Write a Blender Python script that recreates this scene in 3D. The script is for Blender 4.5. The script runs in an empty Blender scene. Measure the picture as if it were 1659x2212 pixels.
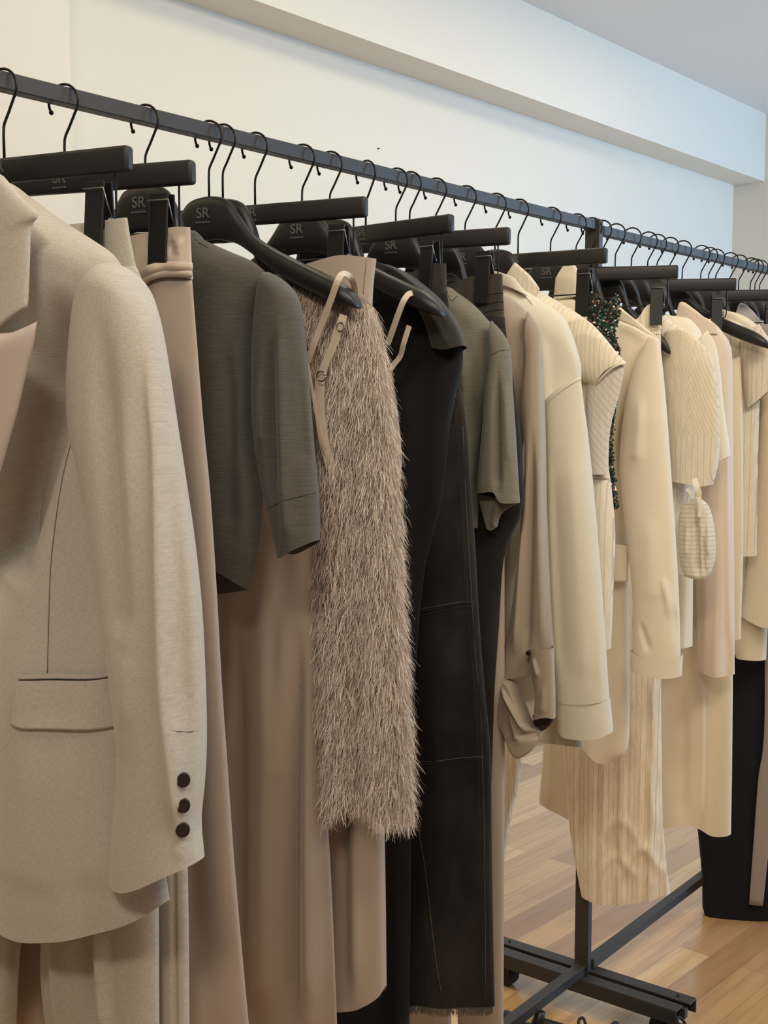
import bpy, bmesh, math, random
import numpy as np
from mathutils import Vector, Matrix
from mathutils.kdtree import KDTree
random.seed(7); rng = np.random.default_rng(7)
SC = bpy.context.scene; COL = SC.collection
# ---------------------------------------------------------------- camera
FL = 2600.; CX, CY = 829.5, 1106.
PITCH = math.atan((CY-872)/FL)
YAW = math.atan(2041/(FL*math.cos(PITCH)+234*math.sin(PITCH)))
CAM = np.array([0, 0, 1.37])
Fv = np.array([math.cos(YAW)*math.cos(PITCH), math.sin(YAW)*math.cos(PITCH), -math.sin(PITCH)])
Rv = np.array([math.sin(YAW), -math.cos(YAW), 0.]); Uv = np.cross(Rv, Fv)
YR, ZR = 1.26, 1.75                    # the rail: y and height of its centre
def ray(x, y): return Fv*FL+Rv*(x-CX)+Uv*(CY-y)
def railx(x):
    y = 186+(491-186)/1303.*x
    r = ray(x, y); return (r*(YR/r[1]))[0]
def floor_pt(x, y, z=0.):
    r = ray(x, y); p = CAM+r*((z-CAM[2])/r[2]); return Vector(p)
cd = bpy.data.cameras.new('camera'); co = bpy.data.objects.new('camera', cd); COL.objects.link(co)
cd.sensor_fit = 'VERTICAL'; cd.sensor_height = 36; cd.lens = FL/2212*36; cd.clip_start = .02
co.matrix_world = Matrix(((Rv[0], Uv[0], -Fv[0], CAM[0]), (Rv[1], Uv[1], -Fv[1], CAM[1]), (Rv[2], Uv[2], -Fv[2], CAM[2]), (0, 0, 0, 1)))
SC.camera = co
# ---------------------------------------------------------------- materials
def nt(name):
    m = bpy.data.materials.new(name); m.use_nodes = True
    n = m.node_tree; b = n.nodes['Principled BSDF']; return m, n, b
def srgb(r, g, b):
    f = lambda c: (c/255/12.92 if c/255 <= .04045 else ((c/255+.055)/1.055)**2.4)
    return (f(r), f(g), f(b), 1)
def mixc(n, fac, a, b):
    x = n.nodes.new('ShaderNodeMix'); x.data_type = 'RGBA'
    if isinstance(fac, (int, float)): x.inputs[0].default_value = fac
    else: n.links.new(fac, x.inputs[0])
    for i, v in ((6, a), (7, b)):
        if isinstance(v, tuple): x.inputs[i].default_value = v
        else: n.links.new(v, x.inputs[i])
    return x.outputs[2]
def noise(n, vec, scale, detail=3, rough=.6):
    t = n.nodes.new('ShaderNodeTexNoise'); t.inputs['Scale'].default_value = scale
    t.inputs['Detail'].default_value = detail; t.inputs['Roughness'].default_value = rough
    n.links.new(vec, t.inputs['Vector']); return t.outputs['Fac']
def mapping(n, src, sc, rot=(0, 0, 0)):
    m = n.nodes.new('ShaderNodeMapping'); m.inputs['Scale'].default_value = sc; m.inputs['Rotation'].default_value = rot
    n.links.new(src, m.inputs['Vector']); return m.outputs[0]
def ramp(n, f, p0, p1):
    r = n.nodes.new('ShaderNodeMapRange'); r.inputs[1].default_value = p0; r.inputs[2].default_value = p1
    n.links.new(f, r.inputs[0]); return r.outputs[0]
def math_(n, op, a, b=None):
    m = n.nodes.new('ShaderNodeMath'); m.operation = op
    for i, v in enumerate((a, b)):
        if v is None: continue
        if isinstance(v, (int, float)): m.inputs[i].default_value = v
        else: n.links.new(v, m.inputs[i])
    return m.outputs[0]
def bump(n, b, h, strength, dist):
    x = n.nodes.new('ShaderNodeBump'); x.inputs['Strength'].default_value = strength; x.inputs['Distance'].default_value = dist
    n.links.new(h, x.inputs['Height']); n.links.new(x.outputs[0], b.inputs['Normal'])
def fabric(name, col, rough=.9, kind='weave', amt=.18, stripe=None, pitch=.008, sheen=.15, col2=None, wr=.0015, line=.2):
    """kind: weave | heather | satin | plain | rib | crinkle | denim | chevron"""
    m, n, b = nt(name)
    b.inputs['Roughness'].default_value = rough
    b.inputs['Sheen Weight'].default_value = sheen; b.inputs['Sheen Roughness'].default_value = .5
    b.inputs['Specular IOR Level'].default_value = .3
    uv = n.nodes.new('ShaderNodeTexCoord').outputs['UV']
    dark = tuple(c*(1-amt*1.6) for c in col[:3])+(1,); light = tuple(min(1, c*(1+amt)) for c in col[:3])+(1,)
    h = None
    if kind == 'weave':
        a = noise(n, mapping(n, uv, (900, 160, 1)), 1, 2); c = noise(n, mapping(n, uv, (160, 900, 1)), 1, 2)
        s = math_(n, 'ADD', a, c); s = ramp(n, s, .7, 1.3); cout = mixc(n, s, dark, light); h = s; hs = (.25, .0006)
    elif kind == 'heather':
        a = noise(n, mapping(n, uv, (45, 520, 1)), 1, 4, .7); c = noise(n, mapping(n, uv, (700, 700, 1)), 1, 2)
        s = math_(n, 'ADD', math_(n, 'MULTIPLY', a, 1.4), math_(n, 'MULTIPLY', c, .6)); s = ramp(n, s, .75, 1.3)
        cout = mixc(n, s, dark, light); h = s; hs = (.3, .001)
    elif kind == 'denim':
        a = noise(n, mapping(n, uv, (14, 5, 1)), 1, 4); c = noise(n, mapping(n, uv, (900, 1100, 1)), 1, 2)
        cout = mixc(n, ramp(n, a, .4, .7), dark, mixc(n, ramp(n, c, .3, .7), light, col2 or light)); h = c; hs = (.3, .0008)
    elif kind == 'crinkle':
        a = noise(n, mapping(n, uv, (130, 22, 1)), 1, 4, .65)
        cout = mixc(n, ramp(n, a, .35, .7), dark, light); h = a; hs = (.5, .004)
    elif kind == 'plain':
        a = noise(n, mapping(n, uv, (500, 500, 1)), 1, 2)
        cout = mixc(n, a, dark, light); h = a; hs = (.12, .0005)
    else:
        a = noise(n, mapping(n, uv, (6, 2, 1)), 1, 2)
        cout = mixc(n, a, dark, light); h = a; hs = (.1, .001)
    if stripe:
        sx = n.nodes.new('ShaderNodeSeparateXYZ'); n.links.new(uv, sx.inputs[0])
        x = sx.outputs[0]
        if kind == 'chevron' or stripe[0] == 'chev':
            ax = math_(n, 'ABSOLUTE', math_(n, 'SUBTRACT', math_(n, 'FRACT', math_(n, 'DIVIDE', x, stripe[2])), .5))
            x = math_(n, 'ADD', math_(n, 'MULTIPLY', ax, stripe[2]*2.0), math_(n, 'MULTIPLY', sx.outputs[1], .8))
        elif stripe[0] == 'diag': x = math_(n, 'ADD', x, math_(n, 'MULTIPLY', sx.outputs[1], .8))
        elif stripe[0] == 'hor': x = sx.outputs[1]
        wob = noise(n, mapping(n, uv, (60, 20, 1)), 1, 2)
        x = math_(n, 'ADD', x, math_(n, 'MULTIPLY', wob, wr))
        fr = math_(n, 'FRACT', math_(n, 'DIVIDE', x, pitch))
        ln = math_(n, 'LESS_THAN', fr, line)
        cout = mixc(n, ln, cout, stripe[1])
    n.links.new(cout, b.inputs['Base Color'])
    if h is not None: bump(n, b, h, *hs)
    return m
def simple(name, col, rough=.5, metal=0., spec=.5, tex=.0):
    m, n, b = nt(name)
    b.inputs['Roughness'].default_value = rough; b.inputs['Metallic'].default_value = metal
    b.inputs['Specular IOR Level'].default_value = spec
    tc = n.nodes.new('ShaderNodeTexCoord').outputs['Object']
    f = noise(n, tc, 60, 3); d = tuple(c*.9 for c in col[:3])+(1,)
    n.links.new(mixc(n, f, d, col), b.inputs['Base Color'])
    if tex: bump(n, b, noise(n, tc, 900, 2), tex, .0005)
    return m
M = {}
M['black_plastic'] = simple('black_plastic', srgb(28, 26, 25), .42, 0, .45, .1)
M['black_wood'] = simple('black_lacquer', srgb(32, 29, 27), .46, 0, .42, .1)
M['clip'] = simple('clip_plastic', srgb(13, 13, 14), .45, 0, .4)
M['wire'] = simple('black_wire', srgb(34, 32, 30), .4, .6, .5)
M['steel'] = simple('spring_steel', srgb(150, 148, 145), .3, .9)
M['rack'] = simple('rack_steel', srgb(56, 53, 50), .5, 0, .4, .2)
M['logo'] = simple('logo_print', srgb(84, 81, 78), .6)
M['button'] = simple('button_horn', srgb(42, 32, 30), .3, 0, .6)
M['rubber'] = simple('caster_rubber', srgb(18, 18, 18), .7)
M['shoe'] = simple('shoe_leather', srgb(18, 17, 17), .4, 0, .5)
M['blazer'] = fabric('wool_suiting', srgb(188, 181, 169), .92, 'weave', .10)
M['lapelsatin'] = fabric('satin_facing', srgb(192, 176, 166), .5, 'satin', .04, sheen=.3)
M['trouser'] = fabric('wool_trouser', srgb(180, 173, 158), .92, 'weave', .10)
M['taupe'] = fabric('taupe_satin', srgb(168, 150, 136), .5, 'satin', .05, sheen=.3)
M['taupe2'] = fabric('taupe_satin_band', srgb(188, 170, 152), .38, 'satin', .05, sheen=.3)
M['slip'] = fabric('slip_satin', srgb(152, 135, 120), .46, 'satin', .05, sheen=.3)
M['skirt3'] = fabric('blush_crepe', srgb(168, 152, 138), .6, 'plain', .04)
M['strap'] = fabric('strap_satin', srgb(205, 188, 170), .4, 'satin', .03)
M['knit'] = fabric('heather_knit', srgb(88, 83, 76), .95, 'heather', .17)
M['tee'] = fabric('heather_jersey', srgb(122, 116, 102), .95, 'heather', .13)
M['fringebase'] = fabric('fringe_ground', srgb(118, 100, 88), .9, 'plain', .1)
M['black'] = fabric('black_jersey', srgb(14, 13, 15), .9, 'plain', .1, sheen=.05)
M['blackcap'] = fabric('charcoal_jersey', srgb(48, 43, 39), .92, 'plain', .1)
M['denim'] = fabric('washed_black_denim', srgb(31, 26, 24), .85, 'denim', .3, col2=srgb(54, 45, 40), sheen=.05)
M['denim2'] = fabric('charcoal_denim', srgb(62, 56, 51), .85, 'denim', .3, col2=srgb(92, 85, 76), sheen=.05)
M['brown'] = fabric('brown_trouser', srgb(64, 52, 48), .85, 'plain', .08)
M['thread'] = fabric('dark_thread', srgb(26, 22, 20), .9, 'plain', .1)
M['threadl'] = fabric('grey_thread', srgb(96, 88, 80), .9, 'plain', .1)
M['seamgrey'] = fabric('seam_thread', srgb(120, 110, 98), .9, 'plain', .1)
M['seamcream'] = fabric('cream_thread', srgb(178, 160, 136), .9, 'plain', .1)
M['shirt'] = fabric('taupe_viscose', srgb(160, 143, 124), .55, 'satin', .06, sheen=.2)
M['sweat'] = fabric('cream_fleece', srgb(216, 207, 186), .92, 'plain', .04)
M['cream'] = fabric('cream_cotton', srgb(230, 216, 191), .85, 'plain', .03)
M['cream2'] = fabric('warm_cream_crepe', srgb(226, 209, 180), .8, 'plain', .03)
M['rose'] = fabric('rose_cream_crepe', srgb(224, 204, 182), .75, 'plain', .03)
M['white'] = fabric('ivory_viscose', srgb(232, 220, 198), .8, 'plain', .03)
M['pin'] = fabric('pinstripe_cotton', srgb(226, 213, 190), .9, 'crinkle', .05, stripe=('ver', srgb(196, 182, 162)), pitch=.0085, line=.12, wr=.003)
M['pinlilac'] = fabric('pinstripe_underside', srgb(214, 202, 190), .9, 'crinkle', .05, stripe=('diag', srgb(176, 164, 152)), pitch=.012, line=.1, wr=.003)
M['pintr'] = fabric('crinkle_pinstripe', srgb(234, 218, 192), .9, 'crinkle', .08, stripe=('ver', srgb(204, 184, 156)), pitch=.011, line=.12, wr=.004)
M['blouse'] = fabric('striped_voile', srgb(226, 212, 188), .85, 'crinkle', .05, stripe=('ver', srgb(194, 180, 158)), pitch=.012, line=.1, wr=.004)
M['chev'] = fabric('chevron_voile', srgb(226, 212, 186), .85, 'crinkle', .05, stripe=('chev', srgb(202, 188, 163), .13), pitch=.014, line=.16, wr=.003)
M['pouch'] = fabric('gathered_voile', srgb(222, 210, 188), .85, 'crinkle', .05, stripe=('hor', srgb(194, 181, 160)), pitch=.0095, line=.16, wr=.006)
M['lilac'] = fabric('lilac_grey_knit', srgb(168, 158, 158), .85, 'plain', .05)
M['navy'] = fabric('midnight_crepe', srgb(17, 17, 26), .8, 'plain', .1, sheen=.05)
M['greyst'] = fabric('grey_flannel', srgb(158, 146, 138), .9, 'weave', .12)
M['collargrey'] = fabric('pale_grey_poplin', srgb(206, 200, 194), .8, 'plain', .03)
# fringe: colour per strand from UV.x; sparkle is painted in as the palest strands
def fringe_mat():
    m, n, b = nt('tinsel_fringe'); uv = n.nodes.new('ShaderNodeTexCoord').outputs['UV']
    sx = n.nodes.new('ShaderNodeSeparateXYZ'); n.links.new(uv, sx.inputs[0])
    r = n.nodes.new('ShaderNodeValToRGB'); n.links.new(sx.outputs[0], r.inputs[0])
    e = r.color_ramp.elements; e[0].position = 0; e[0].color = srgb(150, 130, 116); e[1].position = 1; e[1].color = srgb(255, 246, 234)
    x = e.new(.5); x.color = srgb(202, 182, 167); x = e.new(.8); x.color = srgb(238, 222, 208)
    n.links.new(r.outputs[0], b.inputs['Base Color']); b.inputs['Roughness'].default_value = .42
    b.inputs['Specular IOR Level'].default_value = .6; b.inputs['Metallic'].default_value = 0
    return m
M['fringe'] = fringe_mat()
def sequin_mat():
    m, n, b = nt('sequins'); uv = n.nodes.new('ShaderNodeTexCoord').outputs['UV']
    sx = n.nodes.new('ShaderNodeSeparateXYZ'); n.links.new(uv, sx.inputs[0])
    r = n.nodes.new('ShaderNodeValToRGB'); r.color_ramp.interpolation = 'CONSTANT'; n.links.new(sx.outputs[0], r.inputs[0])
    cols = [(.0, (40, 46, 42)), (.26, (24, 84, 66)), (.44, (128, 96, 84)), (.60, (176, 148, 132)), (.72, (66, 78, 84)), (.84, (30, 110, 84)), (.93, (226, 214, 200))]
    e = r.color_ramp.elements; e[0].color = srgb(*cols[0][1]); e[1].position = cols[1][0]; e[1].color = srgb(*cols[1][1])
    for p, c in cols[2:]: x = e.new(p); x.color = srgb(*c)
    n.links.new(r.outputs[0], b.inputs['Base Color']); b.inputs['Roughness'].default_value = .25; b.inputs['Metallic'].default_value = .5
    return m
M['sequin'] = sequin_mat()
def wall_mat(name, col):
    m, n, b = nt(name); tc = n.nodes.new('ShaderNodeTexCoord').outputs['Object']
    f = noise(n, tc, 1.2, 3); n.links.new(mixc(n, f, tuple(c*.97 for c in col[:3])+(1,), col), b.inputs['Base Color'])
    b.inputs['Roughness'].default_value = .85; bump(n, b, noise(n, tc, 240, 2), .05, .001); return m
M['wall'] = wall_mat('white_plaster', srgb(228, 221, 208)); M['ceil'] = wall_mat('ceiling_paint', srgb(232, 230, 228))
def wood_mat():
    m, n, b = nt('oak_strip_floor'); tc = n.nodes.new('ShaderNodeTexCoord').outputs['Object']
    v = mapping(n, tc, (1, 1, 1), (0, 0, math.radians(4.)))
    br = n.nodes.new('ShaderNodeTexBrick'); n.links.new(v, br.inputs['Vector'])
    br.inputs['Scale'].default_value = 1; br.inputs['Brick Width'].default_value = .74; br.inputs['Row Height'].default_value = .083
    br.inputs['Mortar Size'].default_value = .0007; br.inputs['Mortar Smooth'].default_value = .3; br.offset = .37
    br.inputs['Color1'].default_value = (0, 0, 0, 1); br.inputs['Color2'].default_value = (1, 1, 1, 1); br.inputs['Mortar'].default_value = (.5, .5, .5, 1)
    r = n.nodes.new('ShaderNodeValToRGB'); n.links.new(br.outputs['Color'], r.inputs[0])
    e = r.color_ramp.elements; e[0].color = srgb(166, 122, 80); e[1].color = srgb(232, 188, 130)
    x = e.new(.3); x.color = srgb(214, 168, 112); x = e.new(.6); x.color = srgb(194, 148, 102); x = e.new(.8); x.color = srgb(224, 180, 124)
    g = noise(n, mapping(n, v, (3, 46, 1)), 1, 5, .65); g2 = noise(n, mapping(n, v, (5, 160, 1)), 1, 3)
    c = mixc(n, math_(n, 'MULTIPLY', ramp(n, g, .45, .75), .5), r.outputs[0], srgb(138, 98, 66))
    c = mixc(n, math_(n, 'MULTIPLY', ramp(n, g2, .55, .8), .3), c, srgb(120, 84, 56))
    kn = n.nodes.new('ShaderNodeTexVoronoi'); kn.inputs['Scale'].default_value = 1; n.links.new(mapping(n, v, (2.2, 5, 1)), kn.inputs['Vector'])
    c = mixc(n, math_(n, 'MULTIPLY', math_(n, 'SUBTRACT', 1., ramp(n, kn.outputs['Distance'], .015, .06)), .7), c, srgb(96, 62, 42))
    c = mixc(n, math_(n, 'MULTIPLY', br.outputs['Fac'], .6), c, srgb(86, 58, 38))
    n.links.new(c, b.inputs['Base Color']); b.inputs['Roughness'].default_value = .3
    b.inputs['Specular IOR Level'].default_value = .5; b.inputs['Coat Weight'].default_value = .45; b.inputs['Coat Roughness'].default_value = .16; b.inputs['Coat IOR'].default_value = 1.6
    w = noise(n, tc, 9, 3); bump(n, b, math_(n, 'ADD', math_(n, 'MULTIPLY', w, 1.), math_(n, 'MULTIPLY', g2, .12)), .25, .004)
    return m
M['floor'] = wood_mat()
# ---------------------------------------------------------------- object helpers
def tag(o, label=None, cat=None, group=None, kind=None):
    if label: o['label'] = label
    if cat: o['category'] = cat
    if group: o['group'] = group
    if kind: o['kind'] = kind
    return o
def mesh_obj(name, verts, faces, mat, parent=None, smooth=True, uvs=None):
    me = bpy.data.meshes.new(name); me.from_pydata([tuple(map(float, v)) for v in verts], [], faces)
    if uvs is not None:
        ul = me.uv_layers.new(name='UVMap'); li = np.zeros(len(me.loops), dtype=np.int32); me.loops.foreach_get('vertex_index', li)
        ul.data.foreach_set('uv', np.asarray(uvs, dtype=np.float32)[li].ravel())
    me.materials.append(mat)
    if smooth: me.polygons.foreach_set('use_smooth', [True]*len(me.polygons))
    me.validate(); me.update()
    o = bpy.data.objects.new(name, me); COL.objects.link(o); o.parent = parent; return o
def bm_obj(name, bm, mat, parent=None, smooth=False):
    me = bpy.data.meshes.new(name); bmesh.ops.recalc_face_normals(bm, faces=bm.faces); bm.to_mesh(me); bm.free(); me.materials.append(mat)
    if smooth: me.polygons.foreach_set('use_smooth', [True]*len(me.polygons))
    o = bpy.data.objects.new(name, me); COL.objects.link(o); o.parent = parent; return o
def add_box(bm, c, d, rot=None, bev=0.):
    r = bmesh.ops.create_cube(bm, size=1); vs = r['verts']
    bmesh.ops.scale(bm, vec=d, verts=vs)
    if bev:
        es = list({e for v in vs for e in v.link_edges})
        g = bmesh.ops.bevel(bm, geom=es, offset=bev, segments=3, affect='EDGES', profile=.5)
        vs = list({v for f in g['faces'] for v in f.verts} | {v for v in vs if v.is_valid})
    if rot is not None: bmesh.ops.rotate(bm, verts=vs, cent=(0, 0, 0), matrix=rot)
    bmesh.ops.translate(bm, vec=c, verts=vs); return vs
def add_tube(bm, pts, r, seg=8, caps=True):
    pts = [Vector(p) for p in pts]; rings = []; n = len(pts)
    rr = r if isinstance(r, (list, tuple)) else [r]*n
    up = None
    for i, p in enumerate(pts):
        t = (pts[min(i+1, n-1)]-pts[max(i-1, 0)]).normalized()
        if up is None: up = t.orthogonal().normalized()
        up = (up-t*up.dot(t)).normalized(); s = t.cross(up)
        rings.append([bm.verts.new(p+(up*math.cos(a)+s*math.sin(a))*rr[i]) for a in [2*math.pi*k/seg for k in range(seg)]])
    for a, b in zip(rings, rings[1:]):
        for k in range(seg): bm.faces.new((a[k], a[(k+1) % seg], b[(k+1) % seg], b[k]))
    if caps: bm.faces.new(rings[0][::-1]); bm.faces.new(rings[-1])
def catmull(P, n=8):
    P = [np.array(p, float) for p in P]
    if len(P) < 3: return P
    Q = [2*P[0]-P[1]]+P+[2*P[-1]-P[-2]]; out = []
    for i in range(1, len(Q)-2):
        p0, p1, p2, p3 = Q[i-1:i+3]
        for k in range(n):
            t = k/n
            out.append(.5*((2*p1)+(-p0+p2)*t+(2*p0-5*p1+4*p2-p3)*t*t+(-p0+3*p1-3*p2+p3)*t**3))
    out.append(P[-1]); return out
def resample(P, ts):
    P = np.array(P); d = np.r_[0, np.cumsum(np.linalg.norm(np.diff(P, axis=0), axis=1))]; d /= d[-1]
    return np.stack([np.interp(ts, d, P[:, k]) for k in range(P.shape[1])], 1)
# ---------------------------------------------------------------- hanging frames
class Frame:
    def __init__(s, rx, th, off=0.):
        s.rx, s.th = rx, math.radians(th); s.o = np.array([rx, YR, ZR])
        s.u = np.array([math.sin(s.th), -math.cos(s.th), 0.]); s.w = np.array([math.cos(s.th), math.sin(s.th), 0.])
    def P(s, x, y, v=0.):
        """picture point -> (u, z) on this garment's own plane, v metres to its front"""
        r = ray(x, y); o = s.o-s.w*v
        k = (o-CAM).dot(s.w)/r.dot(s.w); p = CAM+r*k-s.o
        return (p.dot(s.u), p[2])
    def place(s, e): e.location = s.o; e.rotation_euler = (0, 0, s.th-math.pi/2)
def empty(name, fr, label, cat, group=None):
    e = bpy.data.objects.new(name, None); COL.objects.link(e); e.empty_display_size = .05; fr.place(e)
    return tag(e, label, cat, group)
def foldfield(U, Z, pts, wd):
    """gaussian ridge along a path, fading in and out at its ends"""
    pts = [np.array(p) for p in pts]
    if len(pts) > 2: pts = catmull(pts, 4)
    tot = sum(np.linalg.norm(b-a) for a, b in zip(pts, pts[1:])); D = np.full(U.shape, 9.); S = np.zeros(U.shape); acc = 0
    for a, b in zip(pts, pts[1:]):
        ab = b-a; L = ab.dot(ab)+1e-12; t = np.clip(((U-a[0])*ab[0]+(Z-a[1])*ab[1])/L, 0, 1)
        d = np.hypot(U-a[0]-t*ab[0], Z-a[1]-t*ab[1]); m = d < D; D = np.where(m, d, D); S = np.where(m, (acc+t*L**.5)/tot, S); acc += L**.5
    f = np.clip(S/.35, 0, 1); g = np.clip((1-S)/.10, 0, 1); f = f*f*(3-2*f); g = g*g*(3-2*g)
    return np.exp(-(D/(wd*(.7+.45*S)))**2)*f*(.35+.65*g)
def polydist(U, Z, pts):
    D = np.full(U.shape, 9.)
    for (a, b) in zip(pts, pts[1:]):
        a = np.array(a); b = np.array(b); ab = b-a; L = ab.dot(ab)+1e-12
        t = np.clip(((U-a[0])*ab[0]+(Z-a[1])*ab[1])/L, 0, 1)
        D = np.minimum(D, np.hypot(U-a[0]-t*ab[0], Z-a[1]-t*ab[1]))
    return D
def patch(name, fr, L, R, T=(), B=(), mat=None, parent=None, v0=0., b=.03, bb=None, top='close', bot='open', p=2.4,
          folds=(), ripple=None, n=(60, 70), smooth=True, sharp_tb=False, hollow=True, label=None, on=None, onb=.004, cap=.07):
    """A cloth tube whose outline L, R (top to bottom), T, B (left to right) hangs in the garment's plane."""
    nu, nv = n; bb = b*.8 if bb is None else bb
    q = lambda pts: [np.array(fr.P(x, y, v0)) for x, y in pts]
    l, r = q(L), q(R); t = [l[0]]+q(T)+[r[0]]; bo = [l[-1]]+q(B)+[r[-1]]
    cu = (lambda P: catmull(P)) if smooth else (lambda P: P)
    l, r = cu(l), cu(r)
    t = t if sharp_tb else cu(t); bo = bo if sharp_tb else cu(bo)
    S = .5-.5*np.cos(np.linspace(0, math.pi, nu)); S = .35*S+.65*np.linspace(0, 1, nu); Tt = np.linspace(0, 1, nv)
    Lp, Rp, Tp, Bp = resample(l, Tt), resample(r, Tt), resample(t, S), resample(bo, S)
    s = S[None, :, None]; tt = Tt[:, None, None]
    G = (1-tt)*Tp[None]+tt*Bp[None]+(1-s)*Lp[:, None]+s*Rp[:, None]-((1-s)*(1-tt)*Tp[0]+s*(1-tt)*Tp[-1]+(1-s)*tt*Bp[0]+s*tt*Bp[-1])
    Uu, Zz = G[..., 0], G[..., 1]
    prof = (1-np.abs(2*S-1)**p)**(1/2.)
    prof[0] = prof[-1] = 0
    ra = np.ones(nv)
    if top == 'close': ra = np.minimum(1, np.sqrt(np.clip(Tt/cap, 0, 1)*(2-np.clip(Tt/cap, 0, 1))))
    elif top == 'tight': ra = .45+.55*np.clip(Tt/.25, 0, 1)
    if bot == 'close': k = np.clip((1-Tt)/.07, 0, 1); ra = ra*np.sqrt(k*(2-k))
    W = ra[:, None]*prof[None]
    add = np.zeros_like(Uu); addb = np.zeros_like(Uu)
    if ripple:
        amp0, amp1, lam, seed = ripple; g = np.random.default_rng(seed); A = amp0+(amp1-amp0)*Tt[:, None]
        for k, fr_ in enumerate((1., 1.7, .62)):
            ph = g.uniform(0, 6.28); dr = g.uniform(-1.6, 1.6)
            w_ = np.sin(2*math.pi*Uu/lam*fr_+ph+dr*Tt[:, None])*(1., .45, .7)[k]
            add += A*w_; addb += A*np.sin(2*math.pi*Uu/lam*fr_+ph+1.9+dr*Tt[:, None])*(1., .45, .7)[k]
    for pts, wd, dp in folds:
        f = [fr.P(x, y, v0+b) for x, y in pts]
        add += dp*foldfield(Uu, Zz, f, wd)
    edge = np.clip(prof*1.6, 0, 1)[None]
    Vf = v0+b*W+add*edge*np.minimum(1, ra*1.3)[:, None]; Vb = -bb*W+addb*edge*.7*ra[:, None]+v0
    if on is not None:
        base = surf_lookup(on, Uu, Zz); Vf = base+onb+b*W; Vb = base-.001
    Vb = np.minimum(Vb, Vf-.0015*prof[None])
    verts = []; uvs = []; faces = []
    idx = lambda j, i: j*ncol+i
    ncol = 2*nu-2
    for j in range(nv):
        for i in range(nu): verts.append((Uu[j, i], -Vf[j, i], Zz[j, i])); uvs.append((Uu[j, i]+Vf[j, i]*.3, Zz[j, i]))
        for i in range(nu-2, 0, -1): verts.append((Uu[j, i], -Vb[j, i], Zz[j, i])); uvs.append((Uu[j, i], Zz[j, i]))
    for j in range(nv-1):
        for i in range(ncol): a = (i+1) % ncol; faces.append((idx(j, i), idx(j+1, i), idx(j+1, a), idx(j, a)))
    if top != 'open': # seal the top edge
        for i in range(nu-1):
            bi = lambda k: (0 if k == 0 else (nu-1 if k == nu-1 else ncol-k))
            f = [idx(0, i), idx(0, i+1), idx(0, bi(i+1)), idx(0, bi(i))]; f = list(dict.fromkeys(f))
            if len(f) > 2: faces.append(tuple(f))
    if not hollow or bot == 'close':
        for i in range(nu-1):
            bi = lambda k: (0 if k == 0 else (nu-1 if k == nu-1 else ncol-k))
            f = [idx(nv-1, bi(i)), idx(nv-1, bi(i+1)), idx(nv-1, i+1), idx(nv-1, i)]; f = list(dict.fromkeys(f))
            if len(f) > 2: faces.append(tuple(f))
    o = mesh_obj(name, verts, faces, mat, parent, True, uvs)
    SURF[o.name] = (Uu, Zz, Vf, Vb)
    if label: o['label'] = label
    return o
SURF = {}; KDS = {}
def surf_lookup(o, U, Z):
    if o.name not in KDS:
        Uu, Zz, Vf, _ = SURF[o.name]; k = KDTree(Uu.size)
        for i, (a, c) in enumerate(zip(Uu.ravel(), Zz.ravel())): k.insert((a, c, 0), i)
        k.balance(); KDS[o.name] = (k, Vf.ravel())
    k, V = KDS[o.name]; out = np.zeros(np.shape(U)); fl = out.ravel()
    for i, (a, c) in enumerate(zip(np.ravel(U), np.ravel(Z))):
        w = 0; s = 0
        for _, j, d in k.find_n((a, c, 0), 4): q = 1/(d+1e-4); w += q; s += q*V[j]
        fl[i] = s/w
    return fl.reshape(np.shape(U))
def line3(fr, pts, v=0., on=None, lift=.001, n=6, sm=True):
    """picture polyline -> local 3D points, on the garment's plane or lying on a piece"""
    P = []
    for x, y in pts:
        vv = v
        if on is not None:            # where this line of sight meets the front of the piece
            vs = np.linspace(-.02, .13, 61); q = np.array([fr.P(x, y, a) for a in vs]); d = surf_lookup(on, q[:, 0], q[:, 1])-vs
            k = np.nonzero(d >= 0)[0]; k = k[-1] if len(k) else 0
            vv = vs[k]
            if k+1 < len(vs) and d[k] >= 0 > d[k+1]: vv = vs[k]+(vs[k+1]-vs[k])*d[k]/(d[k]-d[k+1])
        P.append(fr.P(x, y, vv))
    P = np.array(catmull(P, n)) if sm and len(P) > 2 else resample(P, np.linspace(0, 1, 12))
    h = surf_lookup(on, P[:, 0], P[:, 1])+lift if on is not None else np.full(len(P), v)
    return [Vector((a, -c, b_)) for (a, b_), c in zip(P, h)]
def seam(fr, pts, mat, parent, on, r=.0008, name='seam', v=.02, lift=.0003, label=None):
    bm = bmesh.new(); add_tube(bm, line3(fr, pts, v, on, lift), r, 5); o = bm_obj(name, bm, mat, parent, True)
    if label: o['label'] = label
    return o
def ribbon(name, P, w, th, mat, parent, nrm=Vector((0, -1, 0))):
    """flat strap with thickness along local points P"""
    bm = bmesh.new(); rings = []
    for i, p in enumerate(P):
        t = (P[min(i+1, len(P)-1)]-P[max(i-1, 0)]).normalized(); s = t.cross(nrm).normalized(); nn = s.cross(t)
        rings.append([bm.verts.new(p+s*a*w/2+nn*c*th/2) for a, c in ((-1, -1), (1, -1), (1, 1), (-1, 1))])
    for a, b in zip(rings, rings[1:]):
        for k in range(4): bm.faces.new((a[k], a[(k+1) % 4], b[(k+1) % 4], b[k]))
    bm.faces.new(rings[0][::-1]); bm.faces.new(rings[-1]); return bm_obj(name, bm, mat, parent, False)
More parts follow.
